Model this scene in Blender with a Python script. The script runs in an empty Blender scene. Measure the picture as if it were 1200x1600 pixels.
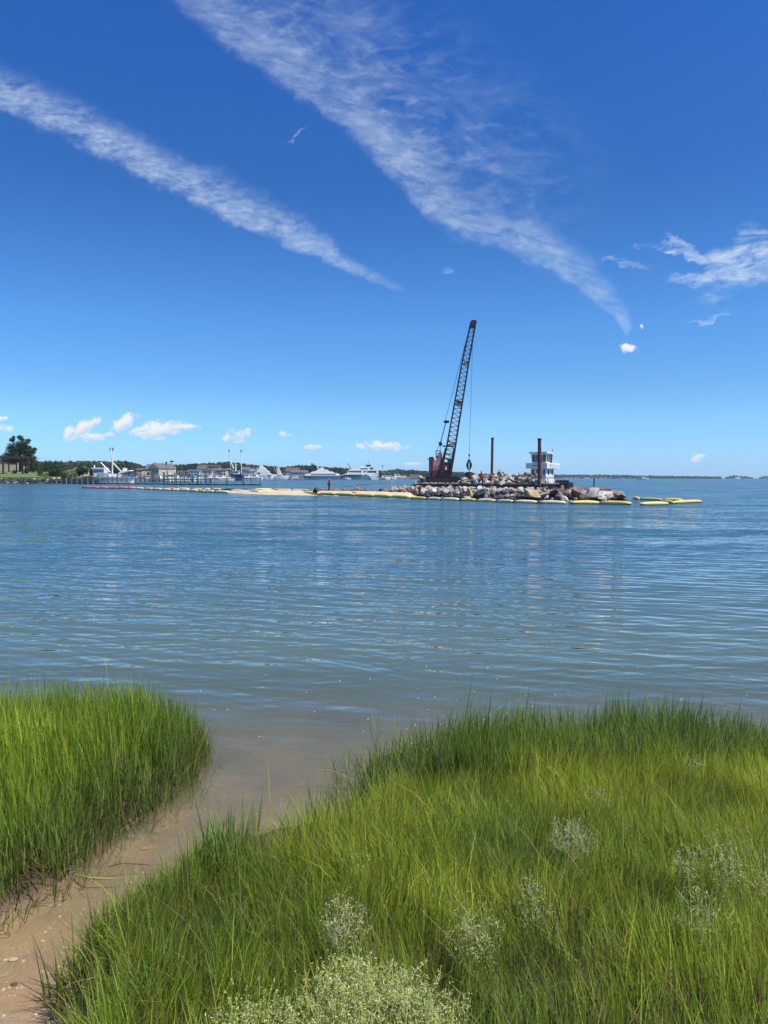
import bpy, math, random
import numpy as np
from mathutils import Vector, Matrix

S = bpy.context.scene
COL = S.collection
rng = np.random.default_rng(7)
random.seed(11)

# ------------------------------------------------------------ camera
EYE = 2.2
FPX = 1600 * 26.0 / 36.0
cam_data = bpy.data.cameras.new('camera')
cam = bpy.data.objects.new('camera', cam_data); COL.objects.link(cam)
cam_data.sensor_fit = 'VERTICAL'; cam_data.sensor_height = 36; cam_data.lens = 26
cam_data.clip_start = 0.05; cam_data.clip_end = 30000
CM = Matrix.Translation((0, 0, EYE)) @ Matrix.Rotation(math.radians(90 - 2.68), 4, 'X') @ Matrix.Rotation(math.radians(0.15), 4, 'Z')
cam.matrix_world = CM
S.camera = cam
S.render.resolution_x = 768; S.render.resolution_y = 1024
CR = CM.to_3x3()

def ray(px, py):
    return CR @ Vector((px - 600, 800 - py, -FPX))
def at(px, py, d):                       # the point of the place seen there, d metres out
    r = ray(px, py); r = r * (d / r.y)
    return Vector((r.x, r.y, r.z + EYE))
def W(px, py, z=0.0):                    # the point seen there on the level z
    r = ray(px, py); r = r * ((z - EYE) / r.z)
    return Vector((r.x, r.y, z))
def mpp(d): return d / FPX

# ------------------------------------------------------------ sun, sky, exposure
SUN_EL, SUN_AZ = math.radians(60), math.radians(118)
sd = Vector((math.sin(SUN_AZ) * math.cos(SUN_EL), math.cos(SUN_AZ) * math.cos(SUN_EL), math.sin(SUN_EL)))
sun_data = bpy.data.lights.new('sun', 'SUN'); sun_data.energy = 4.9; sun_data.angle = math.radians(0.5)
sun_data.color = (1.0, 0.96, 0.89)
sun = bpy.data.objects.new('sun', sun_data); COL.objects.link(sun)
sun.rotation_euler = sd.to_track_quat('Z', 'Y').to_euler(); sun.location = (30, 0, 60)

S.view_settings.view_transform = 'Standard'; S.view_settings.look = 'None'
S.view_settings.gamma = 1; S.view_settings.use_curve_mapping = False
S.view_settings.exposure = 0.3
S.cycles.max_bounces = 7; S.cycles.transparent_max_bounces = 12
S.cycles.diffuse_bounces = 3; S.cycles.glossy_bounces = 3; S.cycles.transmission_bounces = 4
S.cycles.caustics_reflective = False; S.cycles.caustics_refractive = False

# small expression builder for shader maths
class X:
    def __init__(s, nt, sock): s.nt = nt; s.s = sock
    def _m(s, op, *o, clamp=False):
        n = s.nt.nodes.new('ShaderNodeMath'); n.operation = op; n.use_clamp = clamp
        for i, v in enumerate((s,) + o):
            if isinstance(v, X): s.nt.links.new(v.s, n.inputs[i])
            else: n.inputs[i].default_value = v
        return X(s.nt, n.outputs[0])
    def __add__(s, o): return s._m('ADD', o)
    __radd__ = __add__
    def __sub__(s, o): return s._m('SUBTRACT', o)
    def __mul__(s, o): return s._m('MULTIPLY', o)
    __rmul__ = __mul__
    def __truediv__(s, o): return s._m('DIVIDE', o)
    def __rsub__(s, o): return (s * -1.0) + o
    def mx(s, o): return s._m('MAXIMUM', o)
    def mn(s, o): return s._m('MINIMUM', o)
    def pw(s, o): return s._m('POWER', o)
    def clamp(s): return s._m('ADD', 0.0, clamp=True)
    def ss(s, a, b):                     # smoothstep from a to b
        n = s.nt.nodes.new('ShaderNodeMapRange'); n.interpolation_type = 'SMOOTHSTEP'
        s.nt.links.new(s.s, n.inputs['Value'])
        lo, hi, t0, t1 = (a, b, 0.0, 1.0) if a < b else (b, a, 1.0, 0.0)
        n.inputs['From Min'].default_value = lo; n.inputs['From Max'].default_value = hi
        n.inputs['To Min'].default_value = t0; n.inputs['To Max'].default_value = t1
        return X(s.nt, n.outputs[0])
def xyz(nt, x, y, z=0.0):
    n = nt.nodes.new('ShaderNodeCombineXYZ')
    for i, v in enumerate((x, y, z)):
        if isinstance(v, X): nt.links.new(v.s, n.inputs[i])
        else: n.inputs[i].default_value = v
    return n.outputs[0]
def noise(nt, vec, scale, detail=4, rough=0.55, dist=0.0):
    n = nt.nodes.new('ShaderNodeTexNoise')
    n.inputs['Scale'].default_value = scale; n.inputs['Detail'].default_value = detail
    n.inputs['Roughness'].default_value = rough; n.inputs['Distortion'].default_value = dist
    if vec is not None: nt.links.new(vec, n.inputs['Vector'])
    return X(nt, n.outputs['Fac'])
def curve(nt, x, pts):
    n = nt.nodes.new('ShaderNodeFloatCurve')
    nt.links.new(x.s, n.inputs['Value'])
    c = n.mapping.curves[0]
    c.points[0].location = pts[0]; c.points[1].location = pts[-1]
    for p in pts[1:-1]: c.points.new(*p)
    n.mapping.use_clip = False; n.mapping.update()
    return X(nt, n.outputs[0])
def mixc(nt, f, a, b):
    n = nt.nodes.new('ShaderNodeMix'); n.data_type = 'RGBA'
    for sock, v in ((n.inputs[0], f), (n.inputs[6], a), (n.inputs[7], b)):
        if isinstance(v, X): nt.links.new(v.s, sock)
        elif isinstance(v, bpy.types.NodeSocket): nt.links.new(v, sock)
        elif isinstance(v, (int, float)): sock.default_value = v
        else: sock.default_value = (*v, 1) if len(v) == 3 else v
    return n.outputs[2]

world = bpy.data.worlds.new('World'); S.world = world; world.use_nodes = True
world.cycles.sampling_method = 'MANUAL'; world.cycles.sample_map_resolution = 512
nt = world.node_tree; nt.nodes.clear()
sky = nt.nodes.new('ShaderNodeTexSky'); sky.sky_type = 'NISHITA'; sky.sun_disc = False
sky.sun_elevation = SUN_EL; sky.sun_rotation = SUN_AZ
sky.air_density = 1.0; sky.dust_density = 0.0; sky.ozone_density = 3.0; sky.altitude = 0
gm = nt.nodes.new('ShaderNodeGamma'); gm.inputs[1].default_value = 1.15
nt.links.new(sky.outputs[0], gm.inputs[0])
tint = nt.nodes.new('ShaderNodeMix'); tint.data_type = 'RGBA'; tint.blend_type = 'MULTIPLY'; tint.inputs[0].default_value = 1
tint.inputs[7].default_value = (1,1,1, 1)
nt.links.new(gm.outputs[0], tint.inputs[6])
tc = nt.nodes.new('ShaderNodeTexCoord'); sp = nt.nodes.new('ShaderNodeSeparateXYZ')
nt.links.new(tc.outputs['Generated'], sp.inputs[0])
dx, dy, dz = (X(nt, sp.outputs[i]) for i in range(3))
# the deep summer blue, paler and cyan towards the horizon, the same all round
rp = nt.nodes.new('ShaderNodeValToRGB'); nt.links.new(dz.s, rp.inputs[0])
stops = [(0, (.27, .53, 1.12)), (.022, (.32, .56, 1.02)), (.078, (.36, .60, .90)), (.118, (.33, .57, .82)), (.195, (.31, .59, .86)), (.35, (.205, .475, .78)), (.5, (.185, .50, .92)), (1, (.19, .50, .92))]
while len(rp.color_ramp.elements) < len(stops): rp.color_ramp.elements.new(0.5)
for e_, (ps, c_) in zip(rp.color_ramp.elements, stops): e_.position = ps
for e_, (ps, c_) in zip(rp.color_ramp.elements, stops): e_.color = (*c_, 1)
nt.links.new(rp.outputs[0], tint.inputs[7])
yy = dy.mx(0.08)
u = dx / yy; w = dz / yy                 # where a direction meets the far vertical plane to the north
def uw(px, py):
    r = ray(px, py); return r.x / r.y, r.z / r.y
SKYUV = xyz(nt, u, w, 0.0)
def streak(p0, p1, centre, width, opac, lo, hi, k, fib, seed):
    (u0, w0), (u1, w1) = uw(*p0), uw(*p1)
    L = math.hypot(u1 - u0, w1 - w0); cx_, sy_ = (u1 - u0) / L, (w1 - w0) / L
    s = ((u - u0) * (cx_ / L)) + ((w - w0) * (sy_ / L))
    t = ((u - u0) * (-sy_ / L)) + ((w - w0) * (cx_ / L))      # + is the upper right side
    n1 = noise(nt, xyz(nt, s * 9, t * 9, seed), 1.0, 5, 0.62)
    n2 = noise(nt, xyz(nt, s * 40, t * 40, seed + 3), 1.0, 4, 0.6)
    sc = s.clamp()
    c = (curve(nt, sc, centre) - 0.5) * 0.4
    wd = curve(nt, sc, width) * 0.2
    q = (t - c + (n1 - 0.5) * 0.060 + (n2 - 0.5) * 0.030) / wd
    prof = q.ss(-1.0, lo) * q.ss(hi, 0.1)
    # fibres lie obliquely across the trail
    f = noise(nt, xyz(nt, (s * .9 + t * .43) * (fib * 0.55), (t * .9 - s * .43) * (fib * 1.5), seed + 7), 1.0, 5, 0.62, 0.5)
    f2 = noise(nt, xyz(nt, (s * .9 + t * .43) * 38, (t * .9 - s * .43) * 95, seed + 9), 1.0, 4, 0.62, 0.3)
    tex = (f.ss(0.32, 0.70) * 0.44 + f2.ss(0.36, 0.70) * 0.32 + n1.ss(0.30, 0.70) * 0.30 + 0.02)
    return (prof * curve(nt, sc, opac) * tex * k), q, s, t
A, qa, sa_, ta_ = streak((-60, 122), (530, 398), [(0, .5), (.3, .515), (.6, .49), (1, .5)], [(0, .22), (.5, .23), (.9, .17), (1, .06)],
      [(0, .95), (.8, .9), (.95, .8), (1, 0)], -0.3, 1.7, 0.64, 26, 1.3)
A2, *_ = streak((505, 398), (640, 458), [(0, .5), (1, .5)], [(0, .5), (.6, .35), (1, .15)],
      [(0, 0), (.1, .7), (.6, .5), (1, 0)], -0.3, 1.3, 0.6, 10, 5.1)
B, qb, sb_, tb_ = streak((270, -30), (985, 520), [(0, .5), (.14, .475), (.3, .505), (.48, .475), (.64, .44), (.8, .545), (.9, .55), (1, .5)],
      [(0, .2), (.3, .17), (.6, .17), (.85, .15), (1, .05)],
      [(0, .45), (.1, .6), (.3, .62), (.5, .8), (.8, .75), (.97, .7), (1, 0)], -0.25, 1.9, 0.60, 30, 9.7)
# thin veil spreading from the upper side of the second trail
nv = noise(nt, xyz(nt, u * 9 + w * 5, w * 14, 2.0), 1.0, 6, 0.68, 0.5)
nv2 = noise(nt, xyz(nt, u * 26 + w * 14, w * 60 - u * 10, 4.0), 1.0, 5, 0.62, 0.4)
veil = tb_.ss(-0.03, 0.05) * tb_.ss(0.30, 0.03) * sb_.ss(-0.1, 0.1) * sb_.ss(0.9, 0.55) * (nv.ss(0.36, 0.72) * 0.5 + nv2.ss(0.45, 0.75) * 0.5) * 0.40
# wisps low on the right
wpx = noise(nt, xyz(nt, u * 11, w * 14, 31.0), 1.0, 5, 0.6); wpy = noise(nt, xyz(nt, u * 11, w * 14, 57.0), 1.0, 5, 0.6)
def blob(px, py, rx, ry, rot=0.0, warp=1.0):
    cu, cw = uw(px, py); a, b = rx / FPX, ry / FPX
    c_, s_ = math.cos(rot), math.sin(rot)
    U = u - cu + (wpx - 0.5) * (warp * 0.16); V = w - cw + (wpy - 0.5) * (warp * 0.11)
    p = (U * c_ + V * s_) / a; r = (V * c_ - U * s_) / b
    return (p * p + r * r), p, r
nw = noise(nt, xyz(nt, u * 16 + w * 12, w * 62 - u * 14, 7.0), 1.0, 6, 0.66, 0.7)
nw2 = noise(nt, xyz(nt, u * 14, w * 20, 12.0), 1.0, 4, 0.6)
e1, _, _ = blob(1160, 402, 76, 46, 0.55); e2, _, _ = blob(1090, 434, 60, 14, 0.1); e3, _, _ = blob(1078, 398, 55, 12, -0.5)
e4, _, _ = blob(1110, 498, 30, 5, 0.35); e5, _, _ = blob(990, 412, 40, 8, -0.1); e6, _, _ = blob(445, 213, 24, 5, 0.45); e7, _, _ = blob(690, 424, 16, 7, 0)
m = e1.ss(1.2, 0.1).mx(e2.ss(1.2, 0.1)).mx(e3.ss(1.2, 0.1))
wisp = m * (nw * 0.9 + nw2 * 0.25).ss(0.40, 0.76) * 0.75
wisp = wisp + (e4.ss(1, 0) * 0.35 + e5.ss(1, 0) * 0.25 + e6.ss(1, 0) * 0.3 + e7.ss(1, 0) * 0.2) * nw.ss(0.35, 0.6)
cir = (A + A2 + B + veil + wisp).clamp()
# fair weather cumulus near the horizon
nc = noise(nt, xyz(nt, u * 60, w * 75, 3.3), 1.0, 6, 0.6, 0.25)
nc2 = noise(nt, xyz(nt, u * 15, w * 60, 8.3), 1.0, 4, 0.6)
cum = None; low = None
for (px, py, rx, ry, rot) in ((128, 668, 30, 11, .5), (142, 681, 24, 7, 0), (108, 676, 16, 9, .8), (190, 664, 27, 11, .5), (250, 672, 42, 13, .15), (283, 668, 26, 7, 0), (372, 680, 24, 10, .15),
      (444, 679, 10, 5, 0), (489, 697, 14, 4, 0), (598, 695, 36, 9, 0), (1088, 715, 12, 6, .2), (982, 546, 13, 7, -.3), (1002, 512, 3, 4, 0), (2, 668, 18, 5, 0), (4, 653, 8, 3, 0),
      (1420, 690, 70, 14, 0), (-240, 668, 80, 16, 0), (640, 726, 20, 3, 0)):
    e, p, r = blob(px, py, rx * 1.25, ry * 1.25, rot, 0.12)
    v = 1.0 - e
    l = (r * -1.0).ss(-0.2, 0.9)
    if cum is None: cum, low = v, l * e.ss(1, 0)
    else: cum = cum.mx(v); low = low.mx(l * e.ss(1, 0))
cumd = (cum.mx(-1.0) * 0.55 + (nc - 0.5) * 2.4).ss(0.04, 0.62) * cum.ss(-0.2, 0.3)
hz = w.ss(0.0, 0.02) * w.ss(0.09, 0.05) * u.ss(0.15, -0.05)
grey = hz * (nc2.ss(0.52, 0.75)) * 0.22
cumcol = mixc(nt, (low * 1.5 * nc).clamp(), (0.93, 0.96, 1.0), (0.42, 0.56, 0.76))
c0 = nt.nodes.new('ShaderNodeMix'); c0.data_type = 'RGBA'
SKYGAIN = 0.131
scl = nt.nodes.new('ShaderNodeVectorMath'); scl.operation = 'SCALE'; scl.inputs['Scale'].default_value = SKYGAIN / 0.1
nt.links.new(tint.outputs[2], scl.inputs[0])
cc = mixc(nt, cir * dy.ss(0.0, 0.1), scl.outputs[0], (7.0, 8.3, 9.6))
cc = mixc(nt, grey * dy.ss(0.0, 0.1), cc, (4.2, 5.6, 7.8))
cs = nt.nodes.new('ShaderNodeVectorMath'); cs.operation = 'SCALE'; cs.inputs['Scale'].default_value = 9.8
nt.links.new(cumcol, cs.inputs[0])
cc = mixc(nt, cumd * dy.ss(0.0, 0.1), cc, cs.outputs[0])
bg = nt.nodes.new('ShaderNodeBackground'); bg.inputs[1].default_value = 0.0815
nt.links.new(cc, bg.inputs[0])
wo = nt.nodes.new('ShaderNodeOutputWorld'); nt.links.new(bg.outputs[0], wo.inputs[0])
# ------------------------------------------------------------ materials
def mat(name, a, b=None, scale=3.0, rough=0.8, metal=0.0, bump=0.0, bscale=None, objvar=0.0, spec=0.4, coords='Object', contrast=(0.35, 0.65)):
    m = bpy.data.materials.new(name); m.use_nodes = True; nt = m.node_tree
    p = nt.nodes['Principled BSDF']
    p.inputs['Roughness'].default_value = rough; p.inputs['Metallic'].default_value = metal
    p.inputs['Specular IOR Level'].default_value = spec
    tc = nt.nodes.new('ShaderNodeTexCoord')
    if b is None: b = tuple(c * 0.72 for c in a)
    n = noise(nt, tc.outputs[coords], scale, 6, 0.62)
    col = mixc(nt, n.ss(*contrast), a, b)
    if objvar:
        oi = nt.nodes.new('ShaderNodeObjectInfo')
        r = X(nt, oi.outputs['Random'])
        hs = nt.nodes.new('ShaderNodeHueSaturation')
        nt.links.new(((r - 0.5) * (2 * objvar) + 1.0).s, hs.inputs['Value'])
        nt.links.new(col, hs.inputs['Color']); col = hs.outputs[0]
    nt.links.new(col, p.inputs['Base Color'])
    if bump:
        bn = nt.nodes.new('ShaderNodeBump'); bn.inputs['Distance'].default_value = bump
        nb = noise(nt, tc.outputs[coords], bscale or scale * 3, 6, 0.65)
        nt.links.new(nb.s, bn.inputs['Height']); nt.links.new(bn.outputs[0], p.inputs['Normal'])
    return m
M = {}
M['steel_dark'] = mat('dark_steel', (0.008, 0.007, 0.009), (0.020, 0.011, 0.012), 2.0, 0.55)
M['crane_pink'] = mat('faded_red_paint', (0.46, 0.25, 0.27), (0.24, 0.09, 0.10), 1.2, 0.6)
M['crane_red'] = mat('old_red_paint', (0.12, 0.03, 0.035), (0.06, 0.018, 0.02), 1.5, 0.6)
M['rust'] = mat('rust', (0.12, 0.045, 0.032), (0.05, 0.022, 0.018), 2.5, 0.85, bump=0.01)
M['cable'] = mat('steel_cable', (0.09, 0.12, 0.15), rough=0.5)
M['white'] = mat('white_paint', (0.84, 0.81, 0.74), (0.78, 0.75, 0.68), 1.0, 0.4)
M['gel'] = mat('white_gelcoat', (0.86, 0.83, 0.76), (0.82, 0.79, 0.72), 0.5, 0.25)
M['silver'] = mat('silver_hull', (0.42, 0.48, 0.55), (0.36, 0.42, 0.50), 0.3, 0.3)
M['glass'] = mat('dark_glass', (0.012, 0.018, 0.028), rough=0.08, spec=0.6)
M['tintglass'] = mat('pale_glass', (0.10, 0.13, 0.14), rough=0.1, spec=0.6)
M['navy'] = mat('navy_paint', (0.010, 0.03, 0.14), (0.008, 0.02, 0.09), 1, 0.4)
M['black'] = mat('black_rubber', (0.012, 0.012, 0.013), rough=0.7)
M['tan_house'] = mat('cream_siding', (0.62, 0.50, 0.30), (0.54, 0.43, 0.26), 0.8)
M['grey_house'] = mat('grey_siding', (0.36, 0.36, 0.40), (0.28, 0.28, 0.32), 0.8)
M['white_house'] = mat('white_siding', (0.66, 0.66, 0.66), (0.56, 0.57, 0.58), 0.8)
M['brick'] = mat('brick', (0.20, 0.07, 0.05), (0.13, 0.05, 0.04), 1)
M['tan_brick'] = mat('tan_brick', (0.40, 0.27, 0.15), (0.32, 0.2, 0.11), 1)
M['roof_grey'] = mat('grey_shingle', (0.15, 0.15, 0.16), (0.10, 0.10, 0.11), 1, 0.9)
M['roof_brown'] = mat('brown_shingle', (0.16, 0.11, 0.09), (0.10, 0.07, 0.06), 1, 0.9)
M['wood'] = mat('weathered_wood', (0.26, 0.22, 0.18), (0.14, 0.115, 0.095), 1.5, 0.9, objvar=0.2)
M['pile'] = mat('grey_piling', (0.24, 0.26, 0.24), (0.12, 0.13, 0.11), 1.0, 0.9, objvar=0.3)
M['wetwood'] = mat('wet_wood', (0.03, 0.028, 0.024), (0.06, 0.055, 0.045), 1.0, 0.8)
M['darkwood'] = mat('dark_timber', (0.035, 0.024, 0.022), (0.06, 0.04, 0.035), 1.0, 0.8)
M['trunk'] = mat('bark', (0.09, 0.065, 0.045), (0.05, 0.035, 0.025), 4, 0.9)
M['lawn'] = mat('mown_lawn', (0.13, 0.20, 0.035), (0.09, 0.15, 0.03), 0.4, 0.95)
M['land'] = mat('shore_soil', (0.10, 0.10, 0.06), (0.06, 0.07, 0.04), 0.05, 0.95)
M['sand'] = mat('pale_sand', (0.62, 0.50, 0.33), (0.50, 0.40, 0.26), 1.5, 0.95, bump=0.03)
M['yellow'] = mat('yellow_vinyl', (0.80, 0.60, 0.16), (0.68, 0.49, 0.13), 1.2, 0.45, objvar=0.12)
M['pale_yellow'] = mat('bleached_vinyl', (0.86, 0.70, 0.42), (0.72, 0.56, 0.30), 1.2, 0.5, objvar=0.15)
M['boom_black'] = mat('black_skirt', (0.03, 0.028, 0.022), (0.06, 0.05, 0.035), 2, 0.6)
M['pink'] = mat('faded_red_vinyl', (0.62, 0.20, 0.16), (0.50, 0.13, 0.11), 1.0, 0.5, objvar=0.15)
M['skin'] = mat('skin', (0.36, 0.20, 0.14), rough=0.6)
M['red_cloth'] = mat('red_cloth', (0.50, 0.025, 0.035), rough=0.9)
M['orange_cloth'] = mat('orange_cloth', (0.72, 0.16, 0.07), rough=0.9)
M['grey_cloth'] = mat('grey_cloth', (0.055, 0.065, 0.06), (0.10, 0.11, 0.10), 8, 0.9)
M['blue_cloth'] = mat('blue_cloth', (0.10, 0.16, 0.28), rough=0.9)
M['jeans'] = mat('denim', (0.05, 0.09, 0.17), rough=0.9)
M['dark_cloth'] = mat('dark_cloth', (0.02, 0.022, 0.028), rough=0.9)
M['hair'] = mat('dark_hair', (0.015, 0.011, 0.009), rough=0.7)
M['pipe'] = mat('pale_hose', (0.60, 0.58, 0.52), rough=0.6)
M['bluecover'] = mat('blue_canvas', (0.04, 0.12, 0.26), rough=0.9)
M['teal'] = mat('teal_paint', (0.02, 0.14, 0.13), rough=0.6)
M['pergola_stone'] = mat('pale_stone', (0.46, 0.42, 0.36), rough=0.9)
M['concrete'] = mat('concrete', (0.40, 0.38, 0.34), (0.30, 0.29, 0.26), 2, 0.9)

# rock: pale granite with warm and dark kinds, the kind drawn per stone
def rockmat(name, base, alt, dark, wet=False):
    m = bpy.data.materials.new(name); m.use_nodes = True; nt = m.node_tree
    p = nt.nodes['Principled BSDF']; p.inputs['Roughness'].default_value = 0.85; p.inputs['Specular IOR Level'].default_value = 0.25
    tc = nt.nodes.new('ShaderNodeTexCoord'); oi = nt.nodes.new('ShaderNodeObjectInfo')
    r = X(nt, oi.outputs['Random'])
    n1 = noise(nt, tc.outputs['Object'], 1.6, 7, 0.65); n2 = noise(nt, tc.outputs['Object'], 7.0, 6, 0.7)
    c = mixc(nt, r.ss(0.55, 0.95), base, alt)
    c = mixc(nt, (n1.ss(0.42, 0.62) * 0.75), c, dark)
    c = mixc(nt, (n2.ss(0.45, 0.7) * 0.45), c, tuple(v * 0.35 for v in base))
    hs = nt.nodes.new('ShaderNodeHueSaturation'); nt.links.new(c, hs.inputs['Color'])
    r2 = (r * 7.31)._m('FRACT')
    nt.links.new((r2 * 0.45 + 0.72).s, hs.inputs['Value'])
    nt.links.new(hs.outputs[0], p.inputs['Base Color'])
    bn = nt.nodes.new('ShaderNodeBump'); bn.inputs['Distance'].default_value = 0.12; bn.inputs['Strength'].default_value = 0.9
    nt.links.new((n1 + n2 * 0.4).s, bn.inputs['Height']); nt.links.new(bn.outputs[0], p.inputs['Normal'])
    return m
M['granite'] = rockmat('pale_granite', (0.60, 0.56, 0.48), (0.50, 0.39, 0.28), (0.25, 0.235, 0.21))
M['granite_dark'] = rockmat('dark_wet_shaded_granite', (0.11, 0.11, 0.12), (0.15, 0.11, 0.09), (0.05, 0.05, 0.055))
M['granite_brown'] = rockmat('brown_granite', (0.30, 0.20, 0.14), (0.36, 0.24, 0.17), (0.10, 0.07, 0.06))
M['granite_gold'] = rockmat('golden_granite', (0.62, 0.44, 0.25), (0.62, 0.44, 0.25), (0.42, 0.28, 0.16))

def leafmat(name, a, b, trans=0.25, objvar=0.2, cs=0.35):
    m = bpy.data.materials.new(name); m.use_nodes = True; nt = m.node_tree
    for n in list(nt.nodes):
        if n.type != 'OUTPUT_MATERIAL': nt.nodes.remove(n)
    out = nt.nodes['Material Output']
    tc = nt.nodes.new('ShaderNodeTexCoord'); oi = nt.nodes.new('ShaderNodeObjectInfo')
    n1 = noise(nt, tc.outputs['Object'], cs, 4, 0.6)
    c = mixc(nt, n1.ss(0.35, 0.65), a, b)
    hs = nt.nodes.new('ShaderNodeHueSaturation'); nt.links.new(c, hs.inputs['Color'])
    r = X(nt, oi.outputs['Random'])
    nt.links.new(((r - 0.5) * (2 * objvar) + 1.0).s, hs.inputs['Value'])
    nt.links.new(((r * 5.7)._m('FRACT') * 0.04 + 0.48).s, hs.inputs['Hue'])
    d = nt.nodes.new('ShaderNodeBsdfDiffuse'); t = nt.nodes.new('ShaderNodeBsdfTranslucent')
    nt.links.new(hs.outputs[0], d.inputs[0]); nt.links.new(hs.outputs[0], t.inputs[0])
    mx = nt.nodes.new('ShaderNodeMixShader'); mx.inputs[0].default_value = trans
    nt.links.new(d.outputs[0], mx.inputs[1]); nt.links.new(t.outputs[0], mx.inputs[2]); nt.links.new(mx.outputs[0], out.inputs[0])
    return m
M['leaf'] = leafmat('tree_leaves', (0.085, 0.125, 0.035), (0.055, 0.085, 0.026))
M['leaf_dark'] = leafmat('dark_leaves', (0.040, 0.080, 0.034), (0.028, 0.055, 0.026))
M['leaf_light'] = leafmat('light_leaves', (0.17, 0.22, 0.05), (0.11, 0.15, 0.04))
M['farleaf'] = leafmat('far_wood_leaves', (0.060, 0.095, 0.036), (0.04, 0.065, 0.026), objvar=0.1, cs=0.02)

def blademat(name, trans=0.5, rough=0.5):
    m = bpy.data.materials.new(name); m.use_nodes = True; nt = m.node_tree
    for n in list(nt.nodes):
        if n.type != 'OUTPUT_MATERIAL': nt.nodes.remove(n)
    out = nt.nodes['Material Output']
    a = nt.nodes.new('ShaderNodeAttribute'); a.attribute_name = 'tone'
    p = nt.nodes.new('ShaderNodeBsdfPrincipled'); p.inputs['Roughness'].default_value = rough; p.inputs['Specular IOR Level'].default_value = 0.25
    t = nt.nodes.new('ShaderNodeBsdfTranslucent')
    nt.links.new(a.outputs['Color'], p.inputs['Base Color']); nt.links.new(a.outputs['Color'], t.inputs[0])
    mx = nt.nodes.new('ShaderNodeMixShader'); mx.inputs[0].default_value = trans
    nt.links.new(p.outputs[0], mx.inputs[1]); nt.links.new(t.outputs[0], mx.inputs[2]); nt.links.new(mx.outputs[0], out.inputs[0])
    return m
M['blade'] = blademat('grass_blades')
M['straw'] = blademat('dry_litter', 0.15, 0.8)

# ------------------------------------------------------------ mesh helpers
def tag(o, label=None, cat=None, group=None, kind=None):
    if label: o['label'] = label
    if cat: o['category'] = cat
    if group: o['group'] = group
    if kind: o['kind'] = kind
    return o
def empty(name, loc=(0, 0, 0), rz=0.0, label=None, cat=None, group=None):
    o = bpy.data.objects.new(name, None); COL.objects.link(o)
    o.location = loc; o.rotation_euler = (0, 0, rz); o.empty_display_size = 0.3
    return tag(o, label, cat, group)
class MB:
    def __init__(s): s.v = []; s.f = []
    def add(s, vs, fs):
        k = len(s.v); s.v += [tuple(v) for v in vs]; s.f += [tuple(i + k for i in f) for f in fs]; return s
    def box(s, c, d, rz=0.0, tilt=None):
        x, y, z = (q / 2 for q in d); R = Matrix.Rotation(rz, 3, 'Z')
        if tilt is not None: R = R @ tilt
        vs = [Vector(c) + R @ Vector((a * x, b * y, e * z)) for a in (-1, 1) for b in (-1, 1) for e in (-1, 1)]
        return s.add(vs, [(0, 1, 3, 2), (4, 6, 7, 5), (0, 4, 5, 1), (2, 3, 7, 6), (0, 2, 6, 4), (1, 5, 7, 3)])
    def tube(s, p0, p1, r0, r1=None, n=6, cap=True):
        p0, p1 = Vector(p0), Vector(p1); r1 = r0 if r1 is None else r1
        q = (p1 - p0).to_track_quat('Z', 'Y'); vs = []
        for p, r in ((p0, r0), (p1, r1)):
            vs += [p + q @ Vector((r * math.cos(2 * math.pi * i / n), r * math.sin(2 * math.pi * i / n), 0)) for i in range(n)]
        fs = [(i, (i + 1) % n, n + (i + 1) % n, n + i) for i in range(n)]
        if cap: fs += [tuple(range(n - 1, -1, -1)), tuple(range(n, 2 * n))]
        return s.add(vs, fs)
    def path(s, pts, rs, n=6):
        pts = [Vector(p) for p in pts]; vs = []
        if not hasattr(rs, '__len__'): rs = [rs] * len(pts)
        for i, p in enumerate(pts):
            a = pts[max(0, i - 1)]; b = pts[min(len(pts) - 1, i + 1)]
            q = (b - a).to_track_quat('Z', 'Y')
            vs += [p + q @ Vector((rs[i] * math.cos(2 * math.pi * k / n), rs[i] * math.sin(2 * math.pi * k / n), 0)) for k in range(n)]
        fs = []
        for i in range(len(pts) - 1):
            fs += [(i * n + k, i * n + (k + 1) % n, (i + 1) * n + (k + 1) % n, (i + 1) * n + k) for k in range(n)]
        e = (len(pts) - 1) * n
        return s.add(vs, fs + [tuple(range(n - 1, -1, -1)), tuple(range(e, e + n))])
    def prism(s, poly, y0, y1):          # polygon in x,z pushed from y0 to y1
        n = len(poly)
        vs = [(x, y0, z) for x, z in poly] + [(x, y1, z) for x, z in poly]
        return s.add(vs, [tuple(range(n)), tuple(range(2 * n - 1, n - 1, -1))] + [(i, i + n, (i + 1) % n + n, (i + 1) % n) for i in range(n)])
    def loft(s, rings, closed=True):
        n = len(rings[0]); vs = [p for r in rings for p in r]; fs = []
        for i in range(len(rings) - 1):
            for k in range(n if closed else n - 1):
                fs.append((i * n + k, i * n + (k + 1) % n, (i + 1) * n + (k + 1) % n, (i + 1) * n + k))
        fs += [tuple(range(n - 1, -1, -1)), tuple((len(rings) - 1) * n + k for k in range(n))]
        return s.add(vs, fs)
    def build(s, name, m, parent=None, smooth=False, **t):
        me = bpy.data.meshes.new(name); me.from_pydata(s.v, [], s.f); me.update()
        me.materials.append(m)
        if smooth: me.polygons.foreach_set('use_smooth', [True] * len(me.polygons))
        o = bpy.data.objects.new(name, me); COL.objects.link(o)
        if parent: o.parent = parent
        return tag(o, **t)
def link(name, me, parent=None, loc=(0, 0, 0), rot=(0, 0, 0), sc=(1, 1, 1), **t):
    o = bpy.data.objects.new(name, me); COL.objects.link(o)
    o.location = loc; o.rotation_euler = rot; o.scale = sc
    if parent: o.parent = parent
    return tag(o, **t)
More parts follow.
